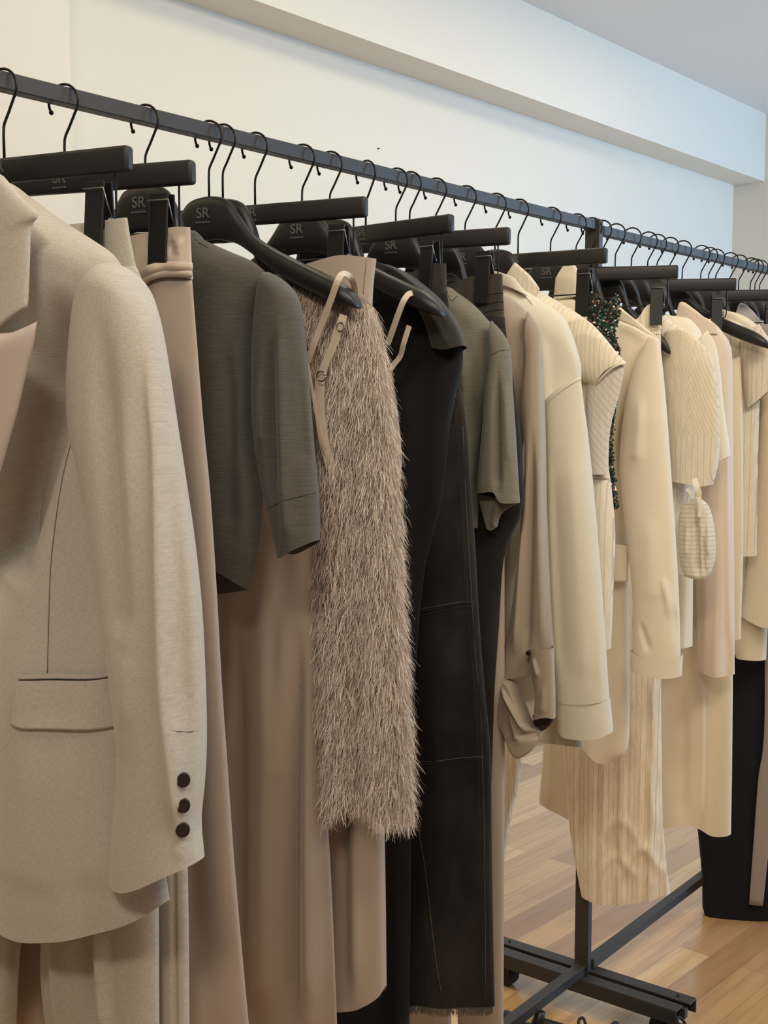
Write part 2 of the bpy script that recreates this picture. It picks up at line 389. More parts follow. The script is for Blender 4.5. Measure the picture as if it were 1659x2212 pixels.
# ---------------------------------------------------------------- hangers (one of each kind, then copies)
def hook_pts(low=-.092):
    R, zc = .0215, -.0066; P = []
    for a in np.linspace(212, -38, 26): P.append((R*math.cos(math.radians(a)), 0, zc+R*math.sin(math.radians(a))))
    e = P[-1]
    Q = catmull([e, (.008, 0, -.037), (.0012, 0, -.050), (0, 0, -.062)], 5)
    P += [tuple(q) for q in Q[1:]]; P.append((0, 0, low)); return P
def make_hook(parent, low=-.092):
    bm = bmesh.new(); P = hook_pts(low); add_tube(bm, P, .0017, 8)
    r = bmesh.ops.create_uvsphere(bm, u_segments=8, v_segments=6, radius=.0031); bmesh.ops.translate(bm, vec=P[0], verts=r['verts'])
    return bm_obj('hook', bm, M['wire'], parent, True)
def make_logo(parent, x, y, z, size):
    c = bpy.data.curves.new('logo', 'FONT'); c.body = 'SR'; c.size = size; c.align_x = 'CENTER'; c.align_y = 'CENTER'; c.extrude = .0002; c.offset = size*.022
    o = bpy.data.objects.new('logo_tmp', c); COL.objects.link(o)
    dg = bpy.context.evaluated_depsgraph_get(); me = bpy.data.meshes.new_from_object(o.evaluated_get(dg)); bpy.data.objects.remove(o)
    me.materials.clear(); me.materials.append(M['logo'])
    bm = bmesh.new(); bm.from_mesh(me)
    for k in range(5): add_box(bm, ((k-2)*size*.24, -size*.62, 0), (size*.19, size*.12, .0004))      # the tiny second line under the letters
    bmesh.ops.rotate(bm, verts=bm.verts, cent=(0, 0, 0), matrix=Matrix.Rotation(math.pi/2, 3, 'X'))
    bmesh.ops.translate(bm, vec=(x, y, z), verts=bm.verts); bm.to_mesh(me); bm.free()
    o = bpy.data.objects.new('logo', me); COL.objects.link(o); o.parent = parent; o['label'] = 'small grey printed letters'; return o
BW = .182
def make_clamp(fr, label):
    e = empty('clip_hanger', fr, label, 'hanger', 'clip hangers on the rail')
    bm = bmesh.new(); add_box(bm, (0, 0, -.1035), (2*BW, .015, .029), None, .0045); bm_obj('bar', bm, M['black_wood'], e, True)
    make_hook(e, -.093); make_logo(e, -.004, -.0079, -.1005, .018)
    for s in (-1, 1):
        bm = bmesh.new()
        P = catmull([(s*.161, 0, -.112), (s*.161, 0, -.150), (s*.1608, 0, -.170), (s*.157, 0, -.1795), (s*.150, 0, -.179), (s*.1455, 0, -.1725)], 5)
        add_tube(bm, P, .0014, 6); bm_obj('end_wire', bm, M['wire'], e, True)
    bm = bmesh.new(); add_tube(bm, [(-.152, 0, -.1725), (0, 0, -.1745), (.152, 0, -.1725)], .0014, 6); bm_obj('cross_rod', bm, M['wire'], e, True)
    for s in (-1, 1):
        bm = bmesh.new(); c = s*.138
        add_box(bm, (c, -.0115, -.1705), (.0255, .0035, .088), Matrix.Rotation(math.radians(-5), 3, 'X'), .0012)
        add_box(bm, (c, .0105, -.1705), (.0255, .0035, .088), Matrix.Rotation(math.radians(5), 3, 'X'), .0012)
        add_box(bm, (c, 0, -.1745), (.020, .016, .010), None, .002)
        cl = bm_obj('clip', bm, M['clip'], e)
        bm = bmesh.new(); P = [(c+s*.0135, .004*math.cos(a), -.172+.004*math.sin(a)) for a in np.linspace(0, 12.5, 26)]
        P = [(p[0]+.004*i/26, p[1], p[2]) for i, p in enumerate(P)]
        add_tube(bm, P, .0008, 5); add_tube(bm, [(c-s*.012, -.0148, -.136), (c+s*.0165, -.0148, -.136), (c+s*.0165, -.0085, -.152), (c+s*.0165, 0, -.168)], .0009, 5)
        bm_obj('spring', bm, M['steel'], cl, True)
    return e
def make_suit(fr, label, bare=True):
    e = empty('suit_hanger', fr, label, 'hanger', 'shaped suit hangers on the rail')
    top = [(0, -.0885), (.014, -.0900), (.026, -.0935), (.036, -.101), (.050, -.121), (.068, -.144), (.086, -.158), (.1075, -.1705), (.129, -.1815), (.150, -.192), (.171, -.202), (.190, -.2115), (.207, -.223), (.219, -.235), (.226, -.247)]
    bot = [(0, -.1505), (.014, -.1500), (.026, -.1520), (.036, -.154), (.050, -.160), (.068, -.172), (.086, -.186), (.1075, -.202), (.129, -.214), (.150, -.225), (.171, -.2345), (.190, -.2425), (.207, -.249), (.219, -.253), (.226, -.2545)]
    dep = [.009, .0092, .0098, .0102, .011, .012, .0135, .016, .018, .020, .022, .0235, .023, .019, .009]
    fw = [0, 0, 0, 0, 0, .001, .002, .004, .007, .010, .013, .016, .018, .019, .020]
    if bare: top = [(u if u < .05 else .05+(u-.05)*1.07, z) for u, z in top]; bot = [(u if u < .05 else .05+(u-.05)*1.07, z) for u, z in bot]
    else:              # the arms inside a garment are slimmer and slope a little more
        q = lambda z, u: z-.020*min(1, max(0, (u-.04)/.03))
        top = [(u if u < .05 else .05+(u-.05)*.58, q(z, u)) for u, z in top]; bot = [(u if u < .05 else .05+(u-.05)*.58, q(z, u)-.001) for u, z in bot]
        top = [(u, min(z, -.085)) for u, z in top]; dep = [min(d, .0105) for d in dep]; fw = [x*.1 for x in fw]
    tp = catmull(top, 3); bt = catmull(bot, 3); dd = catmull([(a, 0) for a in dep], 3); ff = catmull([(a, 0) for a in fw], 3)
    secs = [(tp[i][0], tp[i][1], bt[i][1], dd[i][0], ff[i][0]) for i in range(len(tp))]
    secs = [(-a, b, c, d, g) for a, b, c, d, g in secs[:0:-1]]+secs
    bm = bmesh.new(); rings = []; K = 16
    for u, zt, zb, d, g in secs:
        zc, hh = (zt+zb)/2, (zt-zb)/2; ring = []
        for k in range(K):
            a = 2*math.pi*k/K; ca, sa = math.cos(a), math.sin(a); pw = .62
            y = math.copysign(abs(ca)**pw, ca)*d; z = math.copysign(abs(sa)**pw, sa)*hh
            ring.append(bm.verts.new((u, y-g, zc+z)))
        rings.append(ring)
    for a, b in zip(rings, rings[1:]):
        for k in range(K): bm.faces.new((a[k], a[(k+1) % K], b[(k+1) % K], b[k]))
    bm.faces.new(rings[0][::-1]); bm.faces.new(rings[-1])
    bm_obj('shoulder_bar', bm, M['black_plastic'], e, True)
    bm = bmesh.new(); add_tube(bm, [(-.130, -.004, -.214), (-.128, -.002, -.2275), (0, -.001, -.229), (.128, -.002, -.2275), (.130, -.004, -.214)], .0016, 6)
    bm_obj('trouser_bar', bm, M['wire'], e, True)
    make_hook(e, -.095); make_logo(e, -.005, -.0100, -.1135, .020)
    return e
PROTO = {}
def copy_tree(o, parent=None):
    c = o.copy(); COL.objects.link(c); c.parent = parent
    for ch in list(o.children): copy_tree(ch, c)
    return c
def hanger(kind, fr, label):
    if kind not in PROTO: PROTO[kind] = make_clamp(fr, label) if kind == 'clamp' else make_suit(fr, label, kind == 'bare'); return PROTO[kind]
    c = copy_tree(PROTO[kind]); fr.place(c); c['label'] = label; return c
# ================================================================= THE ROOM
ra_ = math.radians(-1.75); RX = np.array([math.cos(ra_), math.sin(ra_)]); RY = np.array([-math.sin(ra_), math.cos(ra_)])
def rp(a, b, z): p = RX*a+RY*b; return (p[0], p[1], z)
def room_coord(x, y, plane, val):
    """picture ray meets room plane (a = along wall, b = towards wall, z)"""
    r = ray(x, y); ra, rb = RX.dot(r[:2]), RY.dot(r[:2])
    k = {'a': val/ra, 'b': val/rb, 'z': (val-CAM[2])/r[2]}[plane]
    return ra*k, rb*k, CAM[2]+r[2]*k
WB = 2.8
WA = room_coord(1583, 470, 'b', WB)[0]
SZ = room_coord(1583, 400, 'a', WA)[2]
BB = room_coord(1651, 391, 'a', WA)[1]
CZ = room_coord(1651, 247, 'a', WA)[2]
PA = room_coord(151, 100, 'b', WB-.12)[0]
def room_box(name, a0, a1, b0, b1, z0, z1, mat, kind='structure'):
    bm = bmesh.new(); vs = [bm.verts.new(rp(a, b, z)) for z in (z0, z1) for a, b in ((a0, b0), (a1, b0), (a1, b1), (a0, b1))]
    for f in ((3, 2, 1, 0), (4, 5, 6, 7), (0, 1, 5, 4), (1, 2, 6, 5), (2, 3, 7, 6), (3, 0, 4, 7)): bm.faces.new([vs[i] for i in f])
    return tag(bm_obj(name, bm, mat), kind=kind)
room_box('floor', -2.5, WA, -3.2, WB, -.1, 0, M['floor'])
room_box('ceiling', -2.5, WA, -3.2, WB, CZ, CZ+.1, M['ceil'])
room_box('wall_back', -2.5, WA, WB, WB+.1, 0, CZ, M['wall'])
room_box('wall_right', WA, WA+.1, -3.2, WB, 0, CZ, M['wall'])
room_box('trim_bulkhead', -2.5, WA, BB, WB, SZ, CZ, M['wall'])
room_box('trim_pilaster', -2.5, PA, WB-.12, WB, 0, SZ, M['wall'])
room_box('baseboard_back', PA, WA, WB-.015, WB, 0, .09, M['wall'])
# a tiny nail left in the wall above the rail
a, b_, z = room_coord(816, 321, 'b', WB)
bm = bmesh.new(); bmesh.ops.create_cone(bm, cap_ends=True, segments=8, radius1=.0022, radius2=.0022, depth=.008)
bmesh.ops.rotate(bm, verts=bm.verts, cent=(0, 0, 0), matrix=Matrix.Rotation(math.pi/2, 3, 'X')); bmesh.ops.translate(bm, vec=rp(a, WB-.004, z), verts=bm.verts)
tag(bm_obj('nail', bm, M['button']), 'tiny dark nail left alone in the pale wall above the rail', 'nail')
# ================================================================= THE RACK
PX = 2.352
def rack():
    e = bpy.data.objects.new('clothes_rack', None); COL.objects.link(e); e.location = (PX, YR, 0); tag(e, 'long charcoal steel clothes rack carrying all the garments', 'clothes rack')
    def part(name, bm, mat=None, sm=False): return bm_obj(name, bm, mat or M['rack'], e, sm)
    rs = .0205
    bm = bmesh.new(); add_box(bm, (-1.33-.011, 0, ZR), (2.66, rs, rs), None, .0015); part('rail', bm)
    bm = bmesh.new(); add_box(bm, (1.51, 0, ZR-.008), (2.99, rs*.95, rs*.95), None, .0015); part('rail', bm)
    # post: an angle profile, open to the right
    bm = bmesh.new(); z0 = .085; add_box(bm, (-.016, 0, (z0+ZR+.012)/2), (.005, .034, ZR+.012-z0), None, .0008); add_box(bm, (0, .0145, (z0+ZR+.012)/2), (.034, .005, ZR+.012-z0), None, .0008)
    add_box(bm, (.002, -.006, (z0+ZR+.012)/2), (.026, .004, ZR+.012-z0), None, .0008)
    part('post', bm)
    for x in (-2.66, 3.0):
        bm = bmesh.new(); add_box(bm, (x, 0, (z0+ZR)/2), (.03, .03, ZR-z0), None, .001); part('post', bm)
    # feet: two back to back angle irons with a slot between them
    for x in (-2.66, 0, 3.0):
        bm = bmesh.new()
        for s in (-1, 1):
            add_box(bm, (x+s*.024, 0, .0835), (.034, .50 if s > 0 else .48, .004), None, .0006)
            add_box(bm, (x+s*.040, 0, .068), (.004, .50 if s > 0 else .48, .03), None, .0006)
        add_box(bm, (x, 0, .066), (.014, .49, .022)); 
        ft = part('foot', bm)
        for sy in (-1, 1):
            bm = bmesh.new(); bmesh.ops.create_cone(bm, cap_ends=True, segments=10, radius1=.003, radius2=.003, depth=.003)
            bmesh.ops.translate(bm, vec=(x+.024, sy*.215, .0868), verts=bm.verts); bm_obj('bolt', bm, M['rubber'], ft)
        for sy in (-1, 1):
            bm = bmesh.new(); r = bmesh.ops.create_cone(bm, cap_ends=True, segments=24, radius1=.029, radius2=.029, depth=.022)
            bmesh.ops.rotate(bm, verts=bm.verts, cent=(0, 0, 0), matrix=Matrix.Rotation(math.pi/2, 3, 'Y')@Matrix.Rotation(.0, 3, 'Z'))
            bmesh.ops.translate(bm, vec=(x-.014, sy*.20, .029), verts=bm.verts)
            add_box(bm, (x-.014, sy*.19, .060), (.036, .03, .006)); add_box(bm, (x-.014-.0135, sy*.195, .045), (.003, .026, .034)); add_box(bm, (x-.014+.0135, sy*.195, .045), (.003, .026, .034))
            part('caster', bm, M['rubber'], False)
    bm = bmesh.new(); add_box(bm, (-1.34, 0, .098), (2.66, .024, .022), None, .001); part('bottom_beam', bm)
    bm = bmesh.new(); add_box(bm, (1.51, 0, .098), (2.98, .024, .022), None, .001); part('bottom_beam', bm)
    return e
rack()
# ================================================================= THE GARMENTS
FR = {}
def F(key, hx, th): FR[key] = Frame(railx(hx), th); return FR[key]
# ---- 0 blazer
f = F('blazer', -75, 14)
hanger('suit', f, 'black suit hanger inside the pale grey blazer, nearest the camera')
g = empty('blazer', f, 'pale grey wool blazer with satin peak lapel and horn sleeve buttons, nearest the camera', 'blazer')
m = M['blazer']
body = patch('body', f, [(-330, 560), (-345, 900), (-340, 1300), (-345, 1700), (-350, 1960)],
    [(262, 572), (215, 720), (190, 900), (235, 1150), (290, 1450), (335, 1750), (364, 1945)],
    T=[(-180, 480), (-70, 400), (10, 392), (70, 430), (130, 474), (190, 512), (240, 546)],
    B=[(-200, 1990), (-60, 1925), (0, 1952), (40, 1968), (88, 1998), (150, 2003), (255, 1988), (325, 1968)], mat=m, parent=g, b=.05, bb=.03, p=3, cap=.045,
    folds=[([(104, 600), (96, 700), (80, 800), (50, 920), (15, 1060), (-40, 1250)], .032, -.078), ([(150, 930), (120, 1080), (110, 1300), (112, 1600)], .03, -.006),
           ([(60, 1300), (50, 1600), (70, 1950)], .03, .006), ([(200, 1200), (190, 1500), (200, 1950)], .03, .007), ([(-60, 1300), (-60, 1900)], .04, .008),
           ([(265, 1500), (290, 1900)], .02, -.006)], n=(150, 170), ripple=(.0, .0025, .11, 3))
sl = patch('sleeve', f, [(205, 588), (172, 665), (158, 760), (153, 850), (158, 935), (175, 1010), (192, 1100), (214, 1240), (236, 1400), (256, 1560), (262, 1650), (251, 1800), (247, 1897)],
    [(290, 600), (326, 680), (346, 760), (366, 880), (390, 1040), (410, 1180), (425, 1330), (432, 1500), (433, 1620), (429, 1700), (422, 1780), (429, 1860)],
    T=[(222, 572), (240, 565), (262, 575)], B=[(285, 1907), (330, 1899), (385, 1876)], mat=m, parent=g, v0=.032, b=.036, bb=.045, p=2.2, cap=.05,
    folds=[([(278, 520), (298, 680), (312, 850), (328, 1000), (343, 1300), (352, 1500), (368, 1660), (378, 1850)], .0080, .014),
           ([(262, 800), (270, 1000), (276, 1200), (274, 1400), (262, 1600)], .014, .006), ([(330, 800), (350, 1100), (372, 1400), (385, 1600)], .013, -.007),
           ([(215, 640), (232, 950), (250, 1150), (262, 1400)], .016, -.014), ([(395, 1200), (412, 1500), (410, 1700)], .007, .004)], n=(90, 150))
for y in (1682, 1737, 1789):
    q = line3(f, [(402, y), (403, y+1)], .07, sl, .0055)[0]
    bm = bmesh.new(); bmesh.ops.create_cone(bm, cap_ends=True, segments=20, radius1=.0082, radius2=.0074, depth=.004)
    r = bmesh.ops.create_cone(bm, cap_ends=False, segments=20, radius1=.0068, radius2=.0062, depth=.0055)
    for a in (45, 135, 225, 315): 
        add_box(bm, (.002*math.cos(math.radians(a)), .002*math.sin(math.radians(a)), .0022), (.0012, .0012, .0006))
    bmesh.ops.rotate(bm, verts=bm.verts, cent=(0, 0, 0), matrix=Matrix.Rotation(math.radians(40), 3, 'Z')@Matrix.Rotation(math.pi/2, 3, 'X')); bmesh.ops.translate(bm, vec=q, verts=bm.verts)
    bm_obj('button', bm, M['button'], g, False)['label'] = 'dark brown horn button'
    seam(f, [(383, y+8), (396, y+4)], M['seamgrey'], g, sl, .0009, 'buttonhole', .07)
seam(f, [(156, 950), (132, 1050), (112, 1200), (106, 1320), (103, 1454)], M['seamgrey'], g, body, .0006, v=.05)
seam(f, [(428, 1578), (400, 1580), (372, 1578)], M['seamgrey'], g, sl, .0004, v=.07)
patch('pocket_welt', f, [(46, 1455), (42, 1466)], [(250, 1459), (250, 1468)], T=[(100, 1457), (180, 1461)], B=[(100, 1469), (180, 1471)], mat=m, parent=g, v0=.05, on=body, b=.002, onb=.0025, n=(40, 5), smooth=True, top='open', hollow=False)
patch('pocket_flap', f, [(42, 1469), (34, 1515), (27, 1560)], [(252, 1471), (254, 1520), (256, 1578)], T=[(100, 1472), (180, 1474)], B=[(50, 1571), (100, 1576), (180, 1580)], mat=m, parent=g, v0=.05, on=body, b=.0025, onb=.003, n=(50, 24), top='open', hollow=False)
# collar and lapels roll forward off the chest
patch('collar', f, [(-70, 372), (-100, 480), (-120, 560), (-130, 640)], [(10, 383), (45, 425), (82, 462), (68, 492), (65, 560), (62, 640), (60, 662)], T=[(-30, 364), (-8, 372)], B=[(-60, 760), (-10, 722), (25, 692)], mat=m, parent=g, v0=.072, b=.012, bb=.004, p=3, n=(60, 50), smooth=True, hollow=False)
lp = patch('lapel', f, [(-130, 780), (-120, 900), (-110, 1050), (-90, 1200)], [(80, 694), (74, 740), (60, 795), (38, 890), (18, 960), (2, 1015), (-20, 1090), (-60, 1240)], T=[(-60, 740), (-10, 722), (25, 718), (55, 706)], B=[(-75, 1225)], mat=M['lapelsatin'], parent=g, v0=.082, b=.014, bb=.004, p=3, n=(60, 60), hollow=False, label='blush satin peak lapel')
# ---- 1 grey trousers on the first clip hanger
f = F('trousers', 5, 13.8)
hanger('clamp', f, 'black clip hanger at the left edge, holding the pale grey trousers')
g = empty('trousers', f, 'pale grey wool trousers hanging behind the blazer', 'trousers')
m = M['trouser']
patch('waistband', f, [(-210, 545), (-212, 600), (-214, 640)], [(275, 470), (283, 520), (294, 575)], T=[(-60, 530), (100, 500), (215, 480)], B=[(0, 640), (150, 610)], mat=m, parent=g, b=.012, top='open', n=(70, 24), ripple=(.002, .002, .08, 4))
patch('leg', f, [(60, 600), (85, 1200), (95, 1900), (92, 2100), (110, 2260)], [(294, 575), (312, 650), (320, 1000), (335, 1500), (340, 1900), (342, 2260)], T=[(180, 590)], mat=m, parent=g, b=.028, top='tight', n=(90, 80),
      folds=[([(120, 1400), (112, 1950), (135, 2260)], .008, .014), ([(218, 1400), (216, 1950), (228, 2260)], .007, .02), ([(205, 1500), (195, 1950), (205, 2260)], .014, -.012), ([(325, 1900), (330, 2260)], .012, -.014)])
patch('leg', f, [(-214, 640), (-190, 1200), (-180, 1900), (-180, 2260)], [(55, 620), (50, 1200), (52, 1900), (38, 2080), (30, 2260)], mat=m, parent=g, b=.03, top='tight', n=(70, 60), folds=[([(15, 1500), (10, 1950), (-5, 2260)], .01, .014)])
patch('side_panel', f, [(326, 1400), (334, 1700), (336, 1900), (338, 2260)], [(372, 1400), (394, 1700), (404, 1900), (408, 2260)], mat=m, parent=g, v0=-.035, b=.014, top='tight', n=(40, 60), folds=[([(372, 1700), (376, 2260)], .003, -.004)])
# ---- 2 taupe satin skirt
f = F('taupe', 137, 18)
hanger('clamp', f, 'black clip hanger second from the left, holding the taupe satin skirt')
g = empty('satin_skirt', f, 'long taupe satin skirt with corded waistband hanging beside the blazer sleeve', 'skirt')
bd = patch('waistband', f, [(-60, 560), (-62, 600), (-64, 650)], [(411, 491), (413, 540), (417, 604)], T=[(60, 572), (190, 556), (285, 515), (345, 502), (380, 492)], B=[(60, 690), (180, 676), (290, 636), (330, 606), (370, 598)], mat=M['taupe2'], parent=g, b=.014, top='open', n=(80, 40), folds=[([(355, 540), (372, 530)], .012, -.006), ([(378, 500), (385, 580)], .009, .006), ([(320, 530), (330, 590)], .01, .004)])
patch('skirt_panel', f, [(-64, 640), (-80, 1200), (-90, 1800), (-95, 2260)], [(415, 602), (424, 720), (440, 920), (455, 1080), (468, 1280), (479, 1480), (491, 1650), (505, 1850), (522, 2050), (542, 2260)],
      T=[(180, 660), (290, 624), (340, 600)], mat=M['taupe'], parent=g, b=.024, bb=.03, top='tight', n=(110, 110), ripple=(.001, .005, .13, 11),
      folds=[([(330, 600), (352, 800), (365, 1100), (390, 1500), (400, 2100)], .02, -.010), ([(400, 650), (425, 1000), (450, 1500), (470, 2000)], .02, .006)])
for d in (0, 14): 
    bm = bmesh.new(); add_tube(bm, line3(f, [(295, 626-14+d), (320, 600-12+d), (350, 590-12+d), (385, 588-12+d), (416, 590-12+d)], .02, bd, .003), .0062 if d == 0 else .0050, 8); bm_obj('waist_cord', bm, M['taupe2'], g, True)
# ---- 3 heather knit sweater
f = F('knit', 312, 15)
hanger('suit', f, 'black suit hanger inside the heather grey knit sweater')
g = empty('knit_sweater', f, 'heather grey fine knit sweater with cropped sleeves next to the taupe satin skirt', 'sweater')
m = M['knit']
body = patch('body', f, [(20, 640), (60, 900), (80, 1150), (90, 1290)], [(572, 585), (550, 690), (545, 800), (547, 940), (566, 1050), (562, 1140), (553, 1205), (538, 1272)],
    T=[(120, 560), (220, 510), (330, 520), (412, 497), (440, 518), (500, 545), (540, 562)], B=[(240, 1290), (400, 1280), (460, 1222), (500, 1240)], mat=m, parent=g, b=.035, bb=.03, p=2.6, n=(120, 100), ripple=(.001, .005, .085, 5),
    folds=[([(505, 700), (512, 900), (520, 1100), (512, 1240)], .013, .012), ([(478, 700), (478, 900), (482, 1150)], .014, -.012), ([(545, 720), (538, 900)], .008, -.008)])
patch('back_panel', f, [(90, 1200), (90, 1305)], [(552, 1150), (538, 1274)], B=[(240, 1300), (400, 1290), (480, 1282)], mat=m, parent=g, v0=-.03, b=.006, top='open', n=(50, 14))
sl = patch('sleeve', f, [(566, 588), (552, 690), (547, 800), (549, 920), (566, 1040), (585, 1120), (603, 1197)],
    [(598, 597), (636, 642), (652, 720), (662, 820), (672, 950), (683, 1080), (683, 1168)], T=[(580, 588)], B=[(618, 1202), (645, 1188), (668, 1176)], mat=m, parent=g, v0=.012, b=.024, bb=.034, n=(70, 110),
    folds=[([(600, 640), (608, 800), (612, 1000), (625, 1180)], .009, .010), ([(580, 700), (585, 900), (590, 1060)], .010, -.009), ([(640, 760), (648, 1000)], .010, -.007), ([(560, 800), (562, 960)], .006, .006)])
seam(f, [(574, 588), (562, 625), (552, 700), (549, 790)], M['thread'], g, body, .0004, v=.02)
seam(f, [(578, 1098), (620, 1080), (660, 1070), (683, 1064)], M['thread'], g, sl, .0004, v=.05)
seam(f, [(415, 503), (425, 520), (450, 536)], M['thread'], g, body, .0005, v=.02)
# ---- 4 slip dress
f = F('slip', 450, 16)
hanger('bare', f, 'large bare black suit hanger with the cream slip strap over its arm end')
g = empty('slip_dress', f, 'long taupe satin slip dress with thin straps, below the heather sweater', 'dress')
body = patch('body', f, [(250, 980), (285, 1250), (300, 1800), (310, 2260)], [(668, 770), (682, 850), (700, 955), (722, 1035), (706, 1085), (697, 1160), (693, 1260), (692, 1500), (700, 1700), (712, 1850), (722, 2060), (730, 2260)],
    T=[(400, 1060), (520, 1000), (610, 880)], mat=M['slip'], parent=g, b=.032, bb=.03, p=2.6, n=(120, 130), ripple=(.001, .009, .10, 21),
    folds=[([(675, 1200), (665, 1600), (668, 2200)], .014, .014), ([(640, 1300), (632, 1700), (632, 2200)], .012, -.014), ([(560, 1250), (575, 1600), (560, 2200)], .022, .016), ([(515, 1300), (520, 1700), (525, 2200)], .014, -.014), ([(612, 1300), (600, 1700)], .014, .006)])
tip = Vector((.172, -.018, -.2155))
def pv(fr, x, y, v): a, b_ = fr.P(x, y, v); return Vector((a, -v, b_))
def strap(fr, g, pts, w, th=.0014):
    P = [Vector(p) for p in catmull([tuple(pv(fr, *q)) for q in pts], 6)]
    return ribbon('strap', P, w, th, M['strap'], g, Vector((.25, -1, .15)).normalized())
s_ = strap(f, g, [(664, 782, .03), (690, 712, .034), (714, 650, .044), (728, 610, .050), (740, 592, .042), (756, 598, .022), (766, 620, .002), (768, 650, -.012)], .0085)
s_ = strap(f, g, [(742, 680, .036), (734, 705, .036), (720, 745, .034), (703, 785, .032), (693, 815, .03)], .0105)
s_ = strap(f, g, [(692, 812, .03), (690, 850, .028), (692, 900, .024), (702, 965, .02), (724, 1030, .01)], .0135)
s_ = strap(f, g, [(664, 782, .03), (676, 850, .034), (690, 930, .03), (722, 1034, .006)], .004)
for (x, y, w) in ((736, 706, .0056), (694, 813, .0066)):
    bm = bmesh.new(); c = pv(f, x, y, .037); add_tube(bm, [c+Vector((w*math.cos(a), 0, w*math.sin(a))) for a in np.linspace(0, 6.4, 18)], .0012, 6); bm_obj('strap_ring', bm, M['steel'], g, True)
# ---- 5 fringe dress
f = F('fringe', 480, 15)
hanger('suit', f, 'black suit hanger directly behind the bare one, inside the tinsel fringe dress')
g = empty('fringe_dress', f, 'shaggy rose beige tinsel fringe dress in the middle of the rail', 'dress')
body = patch('body', f, [(300, 760), (380, 1000), (400, 1400), (420, 1770)], [(806, 662), (826, 740), (840, 840), (852, 940), (862, 1080), (868, 1200), (873, 1350), (884, 1520), (890, 1640), (890, 1768)],
    T=[(380, 640), (520, 585), (610, 590), (690, 605), (770, 635)], B=[(600, 1775), (700, 1775), (760, 1735), (800, 1735), (840, 1770)], mat=M['fringebase'], parent=g, b=.035, bb=.03, n=(90, 120), ripple=(.001, .005, .09, 2))
def fringe(fr, body, g, cnt=52000):
    lim = np.array([fr.P(x, y, .04) for x, y in ((560, 560), (600, 640), (620, 760), (640, 900), (675, 1040), (660, 1120), (655, 1500), (662, 1850))])[::-1]
    Uu, Zz, Vf, Vb = SURF[body.name]; nv, nu = Uu.shape; V = []; Fc = []; UV = []
    r = np.random.default_rng(5)
    for k in range(cnt):
        j = r.uniform(0, nv-1.01); i = (nu-1.01)*(1-.75*r.random()); back = r.random() < .12
        if r.random() < .12: i = nu-1.2-r.uniform(0, 3)
        j0, i0 = int(j), int(max(i, 0)); a = j-j0; c = max(i, 0)-i0
        bl = lambda A: (A[j0, i0]*(1-c)+A[j0, min(i0+1, nu-1)]*c)*(1-a)+(A[j0+1, i0]*(1-c)+A[j0+1, min(i0+1, nu-1)]*c)*a
        p = np.array([bl(Uu), -bl(Vb if back else Vf), bl(Zz)])
        if p[0] < np.interp(p[2], lim[:, 1], lim[:, 0]): continue
        edge = max(0, (i/(nu-1)-.90)/.10)
        out = np.array([edge*.9-.02, (.9 if back else -1)*(1-edge*.6), 0]); side = r.normal(0, .34)
        L = r.uniform(.012, .030); w = r.uniform(.00022, .00048); col = r.random()**.8
        d0 = out*r.uniform(.3, .9)+np.array([side, r.normal(0, .15), -.9]); d0 /= np.linalg.norm(d0)
        cv = r.normal(0, .6); tw = r.uniform(0, 3.14); wd = np.array([math.cos(tw), math.sin(tw)*.6, .0])*w
        q = p.copy(); d = d0.copy(); base = len(V)
        for s in range(4):
            V.append(q-wd*(1-s*.2)); V.append(q+wd*(1-s*.2)); UV += [(col, s/3), (col, s/3)]
            q = q+d*L/3; d = d+np.array([cv*.3, 0, -.42]); d /= np.linalg.norm(d)
        for s in range(3): b0 = base+2*s; Fc.append((b0, b0+1, b0+3, b0+2))
    o = mesh_obj('fringe_strands', V, Fc, M['fringe'], g, False, UV); o['kind'] = 'stuff'; return o
fringe(f, body, g)
# ---- 6 blush skirt
f = F('skirt3', 550, 13.3)
hanger('clamp', f, 'black clip hanger with the longest bare bar, holding the blush crepe skirt')
g = empty('crepe_skirt', f, 'straight blush crepe skirt whose hem shows below the fringe dress', 'skirt')
m = M['skirt3']
body = patch('skirt_panel', f, [(470, 610), (500, 1300), (520, 2160)], [(813, 559), (805, 640), (803, 800), (815, 1100), (824, 1500), (831, 1900), (833, 2130)], T=[(600, 600), (690, 572), (745, 556), (780, 556)], B=[(640, 2165), (760, 2169), (800, 2160), (826, 2145)], mat=m, parent=g, b=.03, top='open', n=(90, 90),
    folds=[([(765, 1300), (762, 1850), (764, 2160)], .012, .012), ([(735, 1500), (738, 2150)], .02, -.012)])
seam(f, [(792, 560), (788, 600), (785, 635)], M['seamgrey'], g, body, .0005, v=.02)
# ---- 7 cream strap camisole
f = F('cami', 652, 16)
hanger('bare', f, 'bare black suit hanger carrying the satin camisole strap on its arm end')
g = empty('camisole', f, 'taupe satin camisole mostly hidden behind the fringe dress, cream strap over the hanger', 'camisole')
patch('body', f, [(430, 1000), (450, 1300)], [(845, 795), (858, 880), (868, 1005), (850, 1080), (845, 1300)], T=[(600, 1000), (740, 930), (800, 840)], mat=M['slip'], parent=g, b=.02, n=(60, 50))
strap(f, g, [(838, 742, .034), (850, 708, .044), (862, 674, .052), (873, 648, .054), (886, 634, .044), (900, 640, .022), (908, 660, 0)], .0085)
strap(f, g, [(884, 704, .046), (872, 742, .042), (865, 768, .032), (852, 786, .03), (842, 800, .03)], .0075)
